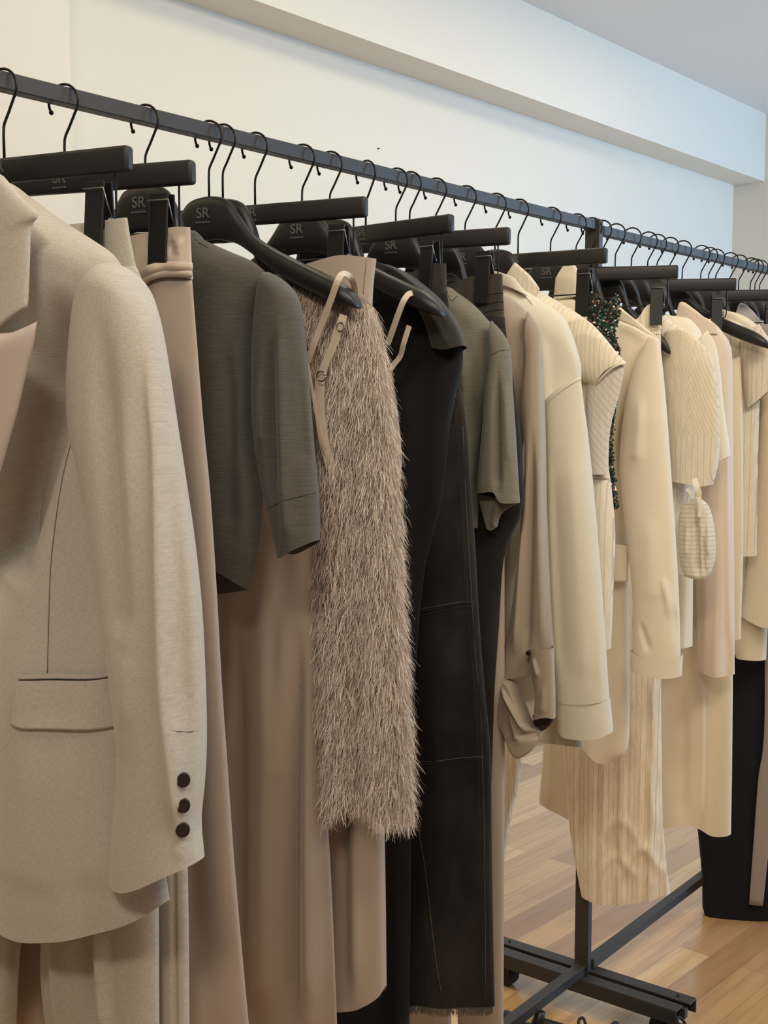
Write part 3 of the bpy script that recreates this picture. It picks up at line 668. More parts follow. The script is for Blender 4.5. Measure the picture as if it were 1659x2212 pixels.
# ---- 8 black dress
f = F('black', 712, 16)
hanger('suit', f, 'black suit hanger second under the longest bare bar, inside the black dress')
g = empty('black_dress', f, 'long black jersey dress with charcoal shoulders, right of the fringe dress', 'dress')
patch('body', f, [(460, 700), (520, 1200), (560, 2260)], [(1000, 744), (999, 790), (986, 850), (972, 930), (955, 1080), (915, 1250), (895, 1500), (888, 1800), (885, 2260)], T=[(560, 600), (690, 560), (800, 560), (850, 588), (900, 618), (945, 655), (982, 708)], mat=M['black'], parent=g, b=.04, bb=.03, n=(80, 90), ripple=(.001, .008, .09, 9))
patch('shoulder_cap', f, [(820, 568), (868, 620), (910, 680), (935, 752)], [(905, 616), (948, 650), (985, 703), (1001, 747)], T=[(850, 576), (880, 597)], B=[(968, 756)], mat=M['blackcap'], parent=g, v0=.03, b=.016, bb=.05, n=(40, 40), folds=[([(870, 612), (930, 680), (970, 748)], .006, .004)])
# ---- 9 denim maxi skirt
f = F('denim', 790, -4)
hanger('clamp', f, 'black clip hanger tilted the most, holding the washed black denim skirt')
g = empty('denim_skirt', f, 'long washed black denim skirt with patch panels and a frayed hem', 'skirt')
wb = patch('waistband', f, [(760, 640), (765, 710)], [(964, 569), (966, 640)], T=[(840, 620), (900, 590), (928, 572)], B=[(840, 690), (920, 650)], mat=M['denim2'], parent=g, b=.012, top='open', n=(50, 20))
body = patch('skirt_panel', f, [(762, 700), (790, 1200), (820, 1700), (845, 2165)], [(966, 630), (975, 720), (987, 800), (1004, 900), (1016, 1050), (1026, 1200), (1032, 1310), (1042, 1450), (1053, 1560), (1059, 1640), (1061, 1800), (1064, 2000), (1068, 2174)], T=[(850, 700), (920, 660)], B=[(880, 2164), (950, 2160), (1015, 2168)], mat=M['denim'], parent=g, b=.03, top='tight', n=(90, 130), ripple=(0, .004, .12, 31),
      folds=[([(1010, 1000), (1022, 1400), (1040, 1640), (1048, 2150)], .008, .005), ([(960, 1350), (965, 1600)], .03, .006)])
for pts in ([(880, 1325), (930, 1318), (985, 1306), (1024, 1303)], [(880, 1333), (930, 1326), (985, 1314), (1025, 1311)], [(895, 1650), (950, 1648), (1010, 1640), (1051, 1638)]): seam(f, pts, M['thread'], g, body, .0009, v=.03)
for pts in ([(880, 1321), (985, 1302), (1023, 1299)], [(895, 1646), (1010, 1636), (1050, 1634)]): seam(f, pts, M['threadl'], g, body, .0005, v=.03)
for off in (11, 22):
    seam(f, [(975-off, 760), (1004-off, 905), (1015-off, 1050), (1030-off, 1310), (1052-off, 1560), (1060-off, 1800), (1065-off, 2160)], M['thread'], g, body, .0007, v=.02, name='side_seam')
seam(f, [(1000, 920), (1014, 1200), (1026, 1400), (1042, 1640), (1050, 2160)], M['threadl'], g, body, .0004, v=.02, name='side_seam')
seam(f, [(905, 1800), (922, 1900), (940, 2060), (955, 2150)], M['threadl'], g, body, .0005, v=.03)
Uu, Zz, Vf, Vb = SURF[body.name]; V = []; Fc = []; UV = []
for k in range(700):
    i = rng.uniform(0, Uu.shape[1]-1.01); i0 = int(i); c = i-i0; u = Uu[-1, i0]*(1-c)+Uu[-1, i0+1]*c; z = Zz[-1, i0]; v = Vf[-1, i0]
    L = rng.uniform(.004, .013); dx = rng.normal(0, .003); w = .0004; b0 = len(V)
    V += [(u-w, -v, z+.002), (u+w, -v, z+.002), (u+dx+w, -v-.001, z-L), (u+dx-w, -v-.001, z-L)]; UV += [(u, z)]*4; Fc.append((b0, b0+1, b0+2, b0+3))
o = mesh_obj('frayed_edge', V, Fc, M['threadl'], g, False, UV); o['kind'] = 'stuff'; o['label'] = 'pale frayed threads along the hem'
# ---- 10 grey tee
f = F('tee', 855, 15)
hanger('suit', f, 'black suit hanger beneath the tilted clip bar, inside the heather grey tee')
g = empty('t_shirt', f, 'heather grey jersey T-shirt with short sleeve between two denim waistbands', 't-shirt')
m = M['tee']
body = patch('body', f, [(700, 720), (760, 1000), (800, 1150)], [(1062, 700), (1060, 800), (1042, 900), (1034, 1000), (1032, 1140)], T=[(800, 660), (900, 640), (962, 620), (990, 634), (1025, 660)], mat=m, parent=g, b=.035, n=(90, 80), ripple=(.001, .006, .07, 13), folds=[([(985, 700), (1000, 850), (1005, 1050)], .012, .01), ([(1020, 760), (1022, 950)], .01, -.01)])
seam(f, [(968, 626), (975, 650), (990, 640)], M['thread'], g, body, .0005, v=.02)
sl = patch('sleeve', f, [(1068, 762), (1052, 830), (1042, 930), (1034, 1020), (1030, 1066)], [(1062, 692), (1086, 720), (1101, 755), (1106, 840), (1113, 940), (1119, 1040), (1122, 1086)], T=[(1060, 730)], B=[(1052, 1063), (1074, 1062), (1090, 1084)], mat=m, parent=g, v0=.02, b=.024, bb=.03, n=(60, 70), top='tight', folds=[([(1075, 780), (1072, 900), (1074, 1060)], .006, -.009), ([(1090, 800), (1098, 1000)], .007, .006)])
patch('sleeve_hem', f, [(1031, 1066), (1040, 1105), (1050, 1140)], [(1119, 1086), (1085, 1108), (1074, 1138)], B=[(1062, 1146)], mat=m, parent=g, v0=.012, b=.004, n=(30, 20), top='open', folds=[([(1075, 1080), (1066, 1140)], .005, .006)])
seam(f, [(1060, 770), (1080, 758), (1101, 756)], M['thread'], g, sl, .0004, v=.03)
# ---- 11 charcoal jeans
f = F('jeans', 885, 12.9)
hanger('clamp', f, 'black clip hanger holding the charcoal jeans, just right of the tilted clip bar')
g = empty('jeans', f, 'charcoal denim jeans hanging behind the heather grey tee', 'jeans')
wb = patch('waistband', f, [(760, 640), (765, 700)], [(1085, 591), (1087, 640), (1090, 690)], T=[(900, 640), (1000, 606), (1040, 596)], B=[(900, 715), (1040, 690)], mat=M['denim2'], parent=g, b=.013, top='open', n=(60, 20))
for d in (636, 655, 672): seam(f, [(1030, d+8), (1060, d), (1088, d-3)], M['thread'], g, wb, .0007, v=.02)
body = patch('leg', f, [(765, 700), (800, 1200), (860, 1690)], [(1090, 685), (1096, 740), (1106, 800), (1124, 930), (1131, 1040), (1126, 1110), (1090, 1200), (1078, 1350), (1068, 1500), (1062, 1690)], T=[(900, 712), (1040, 685)], mat=M['denim'], parent=g, b=.03, top='tight', n=(70, 80), folds=[([(1090, 900), (1110, 1050)], .01, .01)])
patch('leg', f, [(860, 1100), (880, 1400), (900, 1700)], [(1106, 1000), (1088, 1140), (1076, 1300), (1066, 1480), (1060, 1700)], mat=M['brown'], parent=g, v0=-.012, b=.014, top='tight', n=(40, 50))
# ---- 12 taupe wide trousers behind the denim
f = Frame(railx(905), 13)
g = empty('wide_trousers', f, 'long beige wide trousers showing as a narrow strip right of the denim skirt', 'trousers')
body = patch('leg', f, [(960, 690), (980, 1500), (990, 2260)], [(1070, 680), (1088, 1100), (1090, 1560), (1089, 1900), (1087, 2260)], mat=M['skirt3'], parent=g, b=.02, top='tight', n=(40, 60))
patch('leg', f, [(820, 700), (870, 1500), (880, 2260)], [(955, 690), (968, 1500), (975, 2260)], mat=M['skirt3'], parent=g, b=.02, top='tight', n=(40, 60))
patch('waistband', f, [(820, 660), (822, 705)], [(1070, 652), (1070, 690)], mat=M['skirt3'], parent=g, b=.012, top='open', n=(40, 8))
# ---- 13 taupe viscose shirt
f = F('shirt', 940, 15)
hanger('suit', f, 'black suit hanger inside the taupe viscose shirt')
g = empty('shirt', f, 'taupe viscose shirt with rolled and crumpled sleeve end behind the heather tee', 'shirt')
m = M['shirt']
body = patch('body', f, [(800, 720), (840, 1100), (880, 1460)], [(1150, 690), (1148, 800), (1138, 900), (1112, 1100), (1088, 1300), (1070, 1440), (1062, 1480)], T=[(900, 660), (1030, 620), (1084, 632), (1118, 655)], mat=m, parent=g, b=.035, n=(90, 90), ripple=(.001, .01, .06, 17), folds=[([(1128, 720), (1126, 860)], .009, .01), ([(1140, 780), (1138, 860)], .006, -.012)])
sl = patch('sleeve', f, [(1140, 770), (1128, 870), (1136, 1000), (1120, 1200), (1100, 1350), (1072, 1470)], [(1140, 672), (1163, 710), (1169, 760), (1175, 900), (1180, 1100), (1189, 1300), (1196, 1400), (1197, 1440)], T=[(1136, 720)], B=[(1110, 1460), (1150, 1452)], mat=m, parent=g, v0=.02, b=.026, bb=.034, top='tight', n=(70, 100), folds=[([(1150, 900), (1146, 1100), (1138, 1400)], .007, -.010), ([(1165, 900), (1165, 1150), (1172, 1400)], .007, .006), ([(1130, 1100), (1110, 1400)], .006, .008)])
cf = patch('cuff', f, [(1142, 1400), (1146, 1450), (1156, 1500), (1152, 1555)], [(1194, 1400), (1197, 1480), (1198, 1552)], B=[(1168, 1549), (1184, 1547)], mat=m, parent=g, v0=.05, b=.014, bb=.03, top='open', n=(40, 40), folds=[([(1150, 1420), (1160, 1460)], .004, .006), ([(1175, 1480), (1170, 1540)], .006, .004)])
patch('rolled_cuff', f, [(1085, 1465), (1066, 1488), (1052, 1518), (1058, 1545)], [(1140, 1560), (1168, 1580), (1174, 1578), (1168, 1592)], T=[(1110, 1478), (1125, 1520)], B=[(1090, 1578), (1110, 1625), (1125, 1636), (1150, 1620)], mat=m, parent=g, v0=.045, b=.024, bb=.03, n=(60, 50), bot='close', folds=[([(1075, 1480), (1105, 1530), (1130, 1575)], .004, .012), ([(1092, 1470), (1120, 1520), (1140, 1570)], .004, -.010), ([(1110, 1590), (1160, 1590)], .006, -.008), ([(1100, 1540), (1118, 1600)], .006, .006)])
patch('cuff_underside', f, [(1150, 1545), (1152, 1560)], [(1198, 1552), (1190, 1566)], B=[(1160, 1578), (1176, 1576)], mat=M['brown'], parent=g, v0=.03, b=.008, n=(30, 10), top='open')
q = pv(f, 1141, 1411, .07); bm = bmesh.new(); bmesh.ops.create_cone(bm, cap_ends=True, segments=14, radius1=.0048, radius2=.0042, depth=.003); bmesh.ops.rotate(bm, verts=bm.verts, cent=(0, 0, 0), matrix=Matrix.Rotation(math.pi/2, 3, 'X')); bmesh.ops.translate(bm, vec=q, verts=bm.verts); bm_obj('button', bm, M['button'], g)
# ---- 14 cream sweatshirt
f = F('sweat', 1005, 15)
hanger('suit', f, 'black suit hanger inside the thick cream sweatshirt')
g = empty('sweatshirt', f, 'thick cream fleece sweatshirt with dropped shoulder and ribbed cuff', 'sweatshirt')
m = M['sweat']
body = patch('body', f, [(840, 760), (880, 1200), (900, 1620)], [(1244, 745), (1256, 812), (1238, 920), (1228, 1200), (1240, 1500), (1262, 1612)], T=[(940, 660), (1040, 600), (1100, 602), (1135, 628), (1190, 662), (1222, 692)], B=[(1100, 1590), (1200, 1598)], mat=m, parent=g, b=.04, bb=.035, n=(90, 80), folds=[([(1170, 720), (1172, 880)], .010, .008), ([(1150, 800), (1150, 900)], .01, -.012)])
patch('collar', f, [(1010, 612), (1000, 640)], [(1108, 598), (1140, 640)], T=[(1040, 590), (1070, 586)], B=[(1060, 618), (1100, 622)], mat=m, parent=g, v0=.03, b=.01, bb=.03, n=(50, 20), top='close', bot='close', hollow=False)
seam(f, [(1085, 612), (1110, 622), (1140, 646), (1150, 660)], M['seamcream'], g, body, .0008, v=.03)
sl = patch('sleeve', f, [(1171, 880), (1177, 1050), (1182, 1250), (1190, 1400), (1199, 1500), (1204, 1562)], [(1254, 812), (1262, 880), (1271, 950), (1290, 1150), (1305, 1350), (1315, 1500), (1323, 1580)], T=[(1188, 858), (1215, 836)], B=[(1215, 1578), (1235, 1584), (1290, 1586)], mat=m, parent=g, v0=.035, b=.034, bb=.035, top='tight', n=(80, 100), folds=[([(1195, 950), (1203, 1200), (1215, 1450)], .012, -.004), ([(1232, 900), (1250, 1200), (1270, 1480)], .022, .006), ([(1290, 1250), (1300, 1480)], .008, .004)])
bm = bmesh.new(); add_tube(bm, line3(f, [(1171, 884), (1190, 862), (1215, 841), (1254, 817)], .06, sl, .0), .0028, 8); bm_obj('shoulder_seam', bm, m, g, True)
patch('rib_cuff', f, [(1203, 1515), (1206, 1540), (1207, 1566)], [(1317, 1508), (1321, 1545), (1324, 1580)], T=[(1220, 1523), (1270, 1520)], B=[(1217, 1580), (1235, 1586), (1290, 1588)], mat=m, parent=g, v0=.035, b=.036, bb=.036, top='open', n=(50, 24))
seam(f, [(1206, 1518), (1240, 1522), (1290, 1519), (1316, 1510)], M['seamcream'], g, sl, .0005, v=.06, lift=.002)
# ---- 15 pinstripe shirt
f = F('pinshirt', 1070, 15)
hanger('suit', f, 'black suit hanger with its rounded head just above the pinstripe collar')
g = empty('pinstripe_blouse', f, 'cream pinstripe blouse with standing collar and cap sleeve', 'blouse')
m = M['pin']
body = patch('body', f, [(900, 780), (960, 1200), (1010, 1450)], [(1325, 765), (1322, 840), (1314, 930), (1314, 1000), (1322, 1060), (1329, 1150), (1326, 1250), (1320, 1400)], T=[(1000, 660), (1110, 600), (1150, 620), (1200, 648), (1255, 682), (1300, 722)], mat=m, parent=g, b=.035, n=(90, 100), ripple=(.001, .004, .06, 23), folds=[([(1260, 1032), (1290, 1030), (1320, 1032)], .004, -.006)])
patch('collar', f, [(1092, 596), (1085, 640)], [(1166, 624), (1150, 662)], T=[(1112, 566), (1140, 590)], B=[(1120, 655)], mat=m, parent=g, v0=.028, b=.006, bb=.02, n=(30, 30), sharp_tb=True, hollow=False)
cp = patch('cap_sleeve', f, [(1215, 700), (1225, 800), (1285, 836)], [(1300, 722), (1338, 768), (1353, 784)], T=[(1260, 690)], B=[(1310, 803), (1335, 789)], mat=m, parent=g, v0=.03, b=.02, bb=.03, n=(50, 40), top='tight')
patch('side_panel', f, [(1268, 830), (1268, 930), (1272, 1025)], [(1351, 788), (1338, 850), (1318, 930), (1314, 1024)], T=[(1310, 806)], mat=M['pinlilac'], parent=g, v0=.028, b=.012, n=(40, 40), top='open', label='diagonally striped pale lilac panel')
seam(f, [(1270, 1032), (1295, 1030), (1319, 1033)], M['white'], g, body, .0014, v=.03, lift=.006)
seam(f, [(1285, 836), (1310, 804), (1335, 789), (1352, 785)], M['white'], g, cp, .0014, v=.05)
# ---- 16 sequin piece
f = F('sequin', 1120, 7.6)
hanger('clamp', f, 'black clip hanger whose bar ends right at the rack post, holding the sequin trousers')
g = empty('sequin_trousers', f, 'multicoloured green and copper sequin trousers behind the pinstripe blouse', 'trousers')
body = patch('leg', f, [(1268, 648), (1272, 900), (1290, 1098)], [(1337, 640), (1338, 690), (1328, 715), (1340, 768), (1332, 870), (1322, 950), (1326, 1010), (1337, 1095)], T=[(1290, 636), (1310, 655)], mat=M['brown'], parent=g, b=.016, top='tight', n=(50, 80))
def sequins(body, g, cnt=5200):
    Uu, Zz, Vf, Vb = SURF[body.name]; nv, nu = Uu.shape; V = []; Fc = []; UV = []; r = np.random.default_rng(9)
    for k in range(cnt):
        j = int(r.integers(0, nv)); i = int((nu-1)*(1-r.random()**1.4*.8)); p = np.array([Uu[j, i], -Vf[j, i]-.001, Zz[j, i]])+r.normal(0, .0018, 3)
        n_ = np.array([r.normal(0, .6)+(i/(nu-1))**8*.8, -1, r.normal(0, .6)]); n_ /= np.linalg.norm(n_)
        t = np.cross(n_, [0, 0, 1.]); t /= np.linalg.norm(t); s = np.cross(n_, t); b0 = len(V); R = r.uniform(.0018, .0027); col = r.random()
        for a in range(6): V.append(p+R*(t*math.cos(a*1.0472)+s*math.sin(a*1.0472))); UV.append((col, .5))
        Fc.append(tuple(range(b0, b0+6)))
    o = mesh_obj('sequins', V, Fc, M['sequin'], g, False, UV); o['kind'] = 'stuff'; o['label'] = 'dense green, copper and silver sequins'
sequins(body, g)
# ---- 17 cream overshirt
f = F('jacket', 1190, 15)
hanger('suit', f, 'black suit hanger inside the cream jacket with rolled cuff')
g = empty('cream_jacket', f, 'cream cotton jacket with wide sleeve turned up at the cuff, right of the sequins', 'jacket')
m = M['cream']
body = patch('body', f, [(1060, 760), (1100, 1200), (1130, 1610)], [(1424, 738), (1400, 850), (1368, 1000), (1358, 1180), (1358, 1400), (1358, 1600), (1332, 1642)], T=[(1130, 680), (1225, 640), (1335, 690), (1372, 702), (1405, 720)], B=[(1200, 1600), (1262, 1606), (1300, 1643)], mat=m, parent=g, b=.035, n=(90, 90), ripple=(.0, .004, .09, 41), folds=[([(1350, 800), (1338, 1000)], .008, -.006)])
patch('collar', f, [(1200, 600), (1195, 650)], [(1247, 580), (1248, 640)], T=[(1222, 568), (1238, 570)], mat=m, parent=g, v0=.01, b=.008, bb=.02, n=(20, 20), hollow=False)
patch('neckband', f, [(1336, 660), (1336, 692)], [(1372, 690), (1424, 732)], T=[(1350, 672)], B=[(1372, 706), (1402, 722)], mat=m, parent=g, v0=.03, b=.006, n=(30, 8), hollow=False)
patch('pocket_flap', f, [(1310, 1172), (1312, 1256)], [(1358, 1178), (1356, 1256)], mat=m, parent=g, v0=.03, b=.008, bb=.03, n=(20, 16), top='open', hollow=False)
seam(f, [(1356, 1240), (1340, 1243), (1325, 1242)], M['seamcream'], g, body, .0007, v=.03, lift=.012)
sl = patch('sleeve', f, [(1397, 735), (1368, 800), (1347, 900), (1339, 1000), (1346, 1100), (1358, 1200), (1367, 1300), (1366, 1435)], [(1423, 732), (1430, 780), (1441, 900), (1455, 1100), (1466, 1280), (1470, 1430)], T=[(1410, 728)], mat=m, parent=g, v0=.035, b=.03, bb=.035, top='tight', n=(70, 100), folds=[([(1385, 850), (1375, 1000)], .012, .006), ([(1400, 1100), (1410, 1300)], .02, .005), ([(1380, 1340), (1400, 1400)], .006, -.006), ([(1450, 1300), (1462, 1380)], .008, -.006), ([(1430, 1240), (1450, 1330)], .008, .006)])
patch('turned_cuff', f, [(1364, 1404), (1362, 1430), (1362, 1447)], [(1476, 1414), (1474, 1440), (1473, 1459)], T=[(1400, 1418), (1440, 1420)], B=[(1400, 1454), (1440, 1460)], mat=m, parent=g, v0=.035, b=.032, bb=.037, top='open', n=(50, 16))
# ---- 18 pinstripe trousers
f = F('pintr', 1278, 26)
hanger('clamp', f, 'black clip hanger just right of the rack post, holding the crinkled pinstripe trousers')
g = empty('pinstripe_trousers', f, 'wide cream crinkled pinstripe trousers ending above the rack foot', 'trousers')
m = M['pintr']
wb = patch('waistband', f, [(1210, 670), (1210, 720)], [(1426, 648), (1427, 690), (1428, 740)], T=[(1340, 690), (1375, 690), (1396, 662)], B=[(1300, 735), (1380, 742)], mat=m, parent=g, b=.012, top='open', n=(50, 20))
for d in (714, 724): seam(f, [(1392, d+4), (1410, d), (1427, d-2)], M['seamcream'], g, wb, .0007, v=.02)
patch('leg', f, [(1215, 730), (1200, 1300), (1216, 1600), (1226, 1750), (1240, 1850), (1256, 1936)], [(1428, 740), (1430, 1100), (1428, 1450), (1429, 1600), (1431, 1750), (1436, 1830), (1441, 1880), (1447, 1928)], T=[(1320, 738)], B=[(1300, 1944), (1350, 1943), (1400, 1936)], mat=m, parent=g, v0=.0, b=.03, top='tight', n=(120, 170), ripple=(.0005, .003, .035, 51),
      folds=[([(1290, 1830), (1340, 1770), (1400, 1850)], .012, .005), ([(1265, 1910), (1300, 1810)], .010, .004), ([(1340, 1910), (1385, 1830), (1440, 1900)], .010, .005), ([(1325, 1800), (1350, 1930)], .009, -.005), ([(1395, 1600), (1412, 1780)], .010, .004), ([(1290, 1900), (1330, 1850), (1380, 1900)], .009, .004), ([(1405, 1450), (1420, 1650)], .010, .004)])
patch('leg', f, [(1060, 740), (1075, 1300), (1080, 1850)], [(1200, 730), (1150, 1300), (1128, 1640), (1105, 1760), (1092, 1850)], mat=m, parent=g, v0=-.02, b=.02, top='tight', n=(50, 60))
# ---- 19 striped blouse
f = F('blouse', 1330, 15)
hanger('suit', f, 'black suit hanger right of the post with its arm bare, inside the striped voile blouse')
g = empty('striped_blouse', f, 'sheer cream striped blouse with chevron sleeve', 'blouse')
body = patch('body', f, [(1240, 760), (1280, 1100), (1300, 1240)], [(1512, 770), (1490, 900), (1480, 1100), (1476, 1240)], T=[(1330, 700), (1425, 682), (1455, 698), (1490, 722)], mat=M['blouse'], parent=g, b=.03, n=(70, 60), ripple=(.001, .004, .05, 61))
patch('sleeve', f, [(1438, 715), (1428, 800), (1432, 900), (1440, 1000), (1446, 1036)], [(1500, 726), (1532, 762), (1547, 810), (1555, 900), (1551, 1000), (1540, 1044)], T=[(1470, 712)], B=[(1480, 1040), (1515, 1046)], mat=M['chev'], parent=g, v0=.03, b=.026, n=(60, 60), top='tight', label='chevron striped sheer sleeve')
patch('sleeve_band', f, [(1438, 950), (1442, 1000), (1446, 1038)], [(1556, 945), (1552, 1000), (1541, 1046)], T=[(1460, 946), (1500, 938), (1535, 942)], B=[(1480, 1043), (1515, 1049)], mat=M['blouse'], parent=g, v0=.031, b=.029, n=(50, 24), top='open')
# ---- 20 gathered pouch hanging from the sleeve
g2 = empty('drawstring_bag', f, 'small gathered striped drawstring bag tied with a cream bow', 'bag')
bg = patch('bag', f, [(1492, 1078), (1470, 1100), (1464, 1150), (1468, 1210), (1478, 1245)], [(1512, 1076), (1532, 1095), (1543, 1140), (1546, 1200), (1536, 1238)], T=[(1502, 1074)], B=[(1498, 1251), (1520, 1253)], mat=M['pouch'], parent=g2, v0=.085, b=.026, n=(50, 60), bot='close', folds=[([(1500, 1090), (1505, 1150), (1508, 1240)], .005, -.012), ([(1485, 1110), (1480, 1200)], .004, .006), ([(1528, 1120), (1530, 1200)], .004, .006), ([(1518, 1150), (1522, 1240)], .003, -.006)])
for pts, w in (([(1500, 1034, .11), (1505, 1050, .125), (1510, 1066, .125), (1508, 1082, .12)], .011), ([(1484, 1056, .11), (1498, 1070, .12), (1512, 1074, .12)], .008), ([(1508, 1074, .125), (1514, 1094, .125), (1512, 1116, .125)], .009)):
    ribbon('bow', [Vector(p) for p in catmull([tuple(pv(f, *q)) for q in pts], 6)], w, .003, M['white'], g2, Vector((.2, -1, 0)).normalized())
# ---- 21 ivory tee
f = F('itee', 1365, 15)
hanger('suit', f, 'black suit hanger inside the ivory tee behind the striped blouse')
g = empty('ivory_tee', f, 'plain ivory short sleeved top behind the chevron sleeve', 'top')
m = M['white']
patch('body', f, [(1300, 780), (1330, 1200), (1350, 1400)], [(1540, 765), (1520, 900), (1500, 1100), (1496, 1395)], T=[(1380, 690), (1470, 684), (1505, 704)], mat=m, parent=g, b=.03, n=(50, 50), ripple=(.001, .005, .07, 71))
patch('sleeve', f, [(1500, 760), (1520, 860), (1532, 950), (1542, 1004)], [(1528, 714), (1546, 745), (1556, 800), (1564, 880), (1574, 950), (1579, 984)], T=[(1514, 728)], B=[(1560, 994)], mat=m, parent=g, v0=.03, b=.02, n=(40, 50), top='tight')
# ---- 22 rose tunic
f = F('tunic', 1400, 15)
hanger('suit', f, 'black suit hanger inside the rose cream tunic')
g = empty('rose_tunic', f, 'long rose cream sleeveless tunic with straight hem', 'tunic')
patch('body', f, [(1380, 780), (1480, 1000), (1500, 1200), (1508, 1446)], [(1574, 735), (1582, 780), (1584, 1000), (1586, 1250), (1587, 1456)], T=[(1440, 700), (1510, 684), (1545, 700)], B=[(1545, 1456)], mat=M['rose'], parent=g, b=.03, n=(60, 80), ripple=(.001, .005, .06, 81), folds=[([(1570, 900), (1575, 1400)], .006, .006)])
patch('collar', f, [(1458, 690), (1450, 720)], [(1545, 700), (1552, 722)], T=[(1470, 652), (1500, 668), (1520, 684)], mat=M['rose'], parent=g, v0=.025, b=.006, n=(40, 12), hollow=False)
# ---- 23 long cream dress
f = F('long', 1420, 30)
hanger('clamp', f, 'black clip hanger in the right half, holding the longest cream skirt')
g = empty('cream_skirt', f, 'long warm cream skirt reaching almost to the floor behind the pinstripe trousers', 'skirt')
patch('skirt_panel', f, [(1340, 700), (1250, 1100), (1190, 1450), (1164, 1734)], [(1556, 668), (1575, 900), (1583, 1300), (1582, 1600), (1579, 1801)], T=[(1440, 700), (1530, 690)], B=[(1232, 1764), (1330, 1772), (1430, 1779), (1490, 1775), (1530, 1800), (1550, 1803)], mat=M['cream2'], parent=g, b=.035, top='tight', n=(110, 100), ripple=(.001, .005, .12, 91), folds=[([(1520, 1450), (1518, 1780)], .012, .010), ([(1480, 1450), (1475, 1770)], .014, -.010), ([(1190, 1560), (1185, 1740)], .008, .010)])
# ---- 24 bare hanger with navy camisole behind
f = F('bare', 1447, 15)
hanger('bare', f, 'black suit hanger with a bare pointed arm end poking out at the right')
g = empty('beige_slip', f, 'beige slip dress, only a strip visible under the bare pointed hanger arm', 'dress')
patch('body', f, [(1400, 850), (1430, 1100), (1450, 1400)], [(1600, 770), (1604, 900), (1606, 1150), (1600, 1380)], T=[(1500, 800)], mat=M['cream2'], parent=g, b=.02, n=(40, 50))
# ---- 25 striped blouse two
f = F('blouse2', 1475, 15)
hanger('suit', f, 'black suit hanger inside the striped cap sleeve blouse near the right edge')
g = empty('voile_blouse', f, 'cream striped voile blouse with short puffed sleeve near the right edge', 'blouse')
patch('body', f, [(1420, 760), (1450, 1100), (1470, 1200)], [(1650, 760), (1640, 900), (1635, 1200)], T=[(1500, 700), (1548, 690), (1600, 700)], mat=M['blouse'], parent=g, b=.03, n=(50, 50))
patch('sleeve', f, [(1600, 740), (1604, 820), (1612, 884)], [(1640, 700), (1664, 740), (1675, 790), (1676, 835)], T=[(1618, 716)], B=[(1635, 868), (1658, 848)], mat=M['blouse'], parent=g, v0=.03, b=.022, n=(40, 40), top='tight')
# ---- 26 grey flannel collar etc.
f = F('jack2', 1515, 15)
hanger('suit', f, 'black suit hanger inside the wide sleeved cream coat at the right edge')
g = empty('cream_coat', f, 'cream coat with wide sleeve cut off by the right edge', 'coat')
patch('body', f, [(1440, 760), (1500, 1100), (1590, 1420)], [(1690, 760), (1670, 1100), (1655, 1424)], T=[(1530, 700), (1560, 672), (1620, 690)], mat=M['cream2'], parent=g, b=.03, n=(60, 60), folds=[([(1595, 1215), (1655, 1218)], .004, -.006)])
patch('sleeve', f, [(1650, 800), (1640, 950), (1622, 1150), (1601, 1330)], [(1720, 760), (1740, 1000), (1745, 1355)], B=[(1650, 1352), (1700, 1356)], mat=M['cream2'], parent=g, v0=.035, b=.028, n=(50, 60), top='tight')
patch('collar', f, [(1545, 672), (1544, 705)], [(1660, 730), (1664, 760)], T=[(1562, 668), (1610, 690)], B=[(1600, 720)], mat=M['cream'], parent=g, v0=.03, b=.008, n=(30, 10), hollow=False)
f = F('clamp9', 1547, 30)
hanger('clamp', f, 'black clip hanger cut off by the right edge of the picture')
g = empty('midnight_skirt', f, 'long midnight blue skirt hanging lowest at the right edge', 'skirt')
patch('skirt_panel', f, [(1445, 720), (1480, 1300), (1500, 1700), (1515, 1880), (1517, 1955)], [(1700, 700), (1730, 1300), (1740, 1965)], B=[(1524, 1972), (1560, 1976), (1650, 1978)], mat=M['navy'], parent=g, b=.03, top='tight', n=(60, 60))
f = F('lil', 1577, 15)
hanger('suit', f, 'black suit hanger inside the lilac grey knit near the right edge')
g = empty('lilac_knit', f, 'lilac grey knit top showing under the cream coat at the right edge', 'top')
patch('body', f, [(1540, 760), (1570, 1200), (1585, 1550)], [(1680, 760), (1660, 1300), (1648, 1556)], B=[(1600, 1556)], T=[(1600, 700), (1640, 690)], mat=M['lilac'], parent=g, b=.02, n=(40, 50))
patch('collar', f, [(1588, 680), (1592, 712)], [(1640, 688), (1650, 704)], T=[(1600, 654), (1622, 668)], mat=M['collargrey'], parent=g, v0=.03, b=.006, n=(30, 12), hollow=False, label='pale grey standing collar')
patch('sleeve', f, [(1608, 1450), (1610, 1580)], [(1640, 1450), (1640, 1582)], mat=M['rose'], parent=g, v0=.02, b=.012, n=(24, 24), bot='close', top='tight', label='pale rose sleeve end')
f = F('grey', 1597, 15)
hanger('suit', f, 'black suit hanger above the grey flannel panel at the right edge')
g = empty('flannel_scarf', f, 'narrow grey flannel scarf slanting down in front of the midnight skirt', 'scarf')
patch('scarf', f, [(1640, 700), (1652, 1500), (1636, 1700), (1618, 1953)], [(1690, 700), (1694, 1500), (1668, 1760), (1648, 1956)], mat=M['greyst'], parent=g, v0=.16, b=.005, n=(24, 80), hollow=False)
g = empty('denim_jacket', f, 'charcoal denim jacket, only its sleeve tip visible low at the right edge', 'jacket')
patch('sleeve', f, [(1560, 760), (1600, 1300), (1618, 1580), (1626, 1664)], [(1700, 760), (1680, 1300), (1650, 1560), (1645, 1664)], mat=M['denim2'], parent=g, v0=.09, b=.012, n=(30, 50))
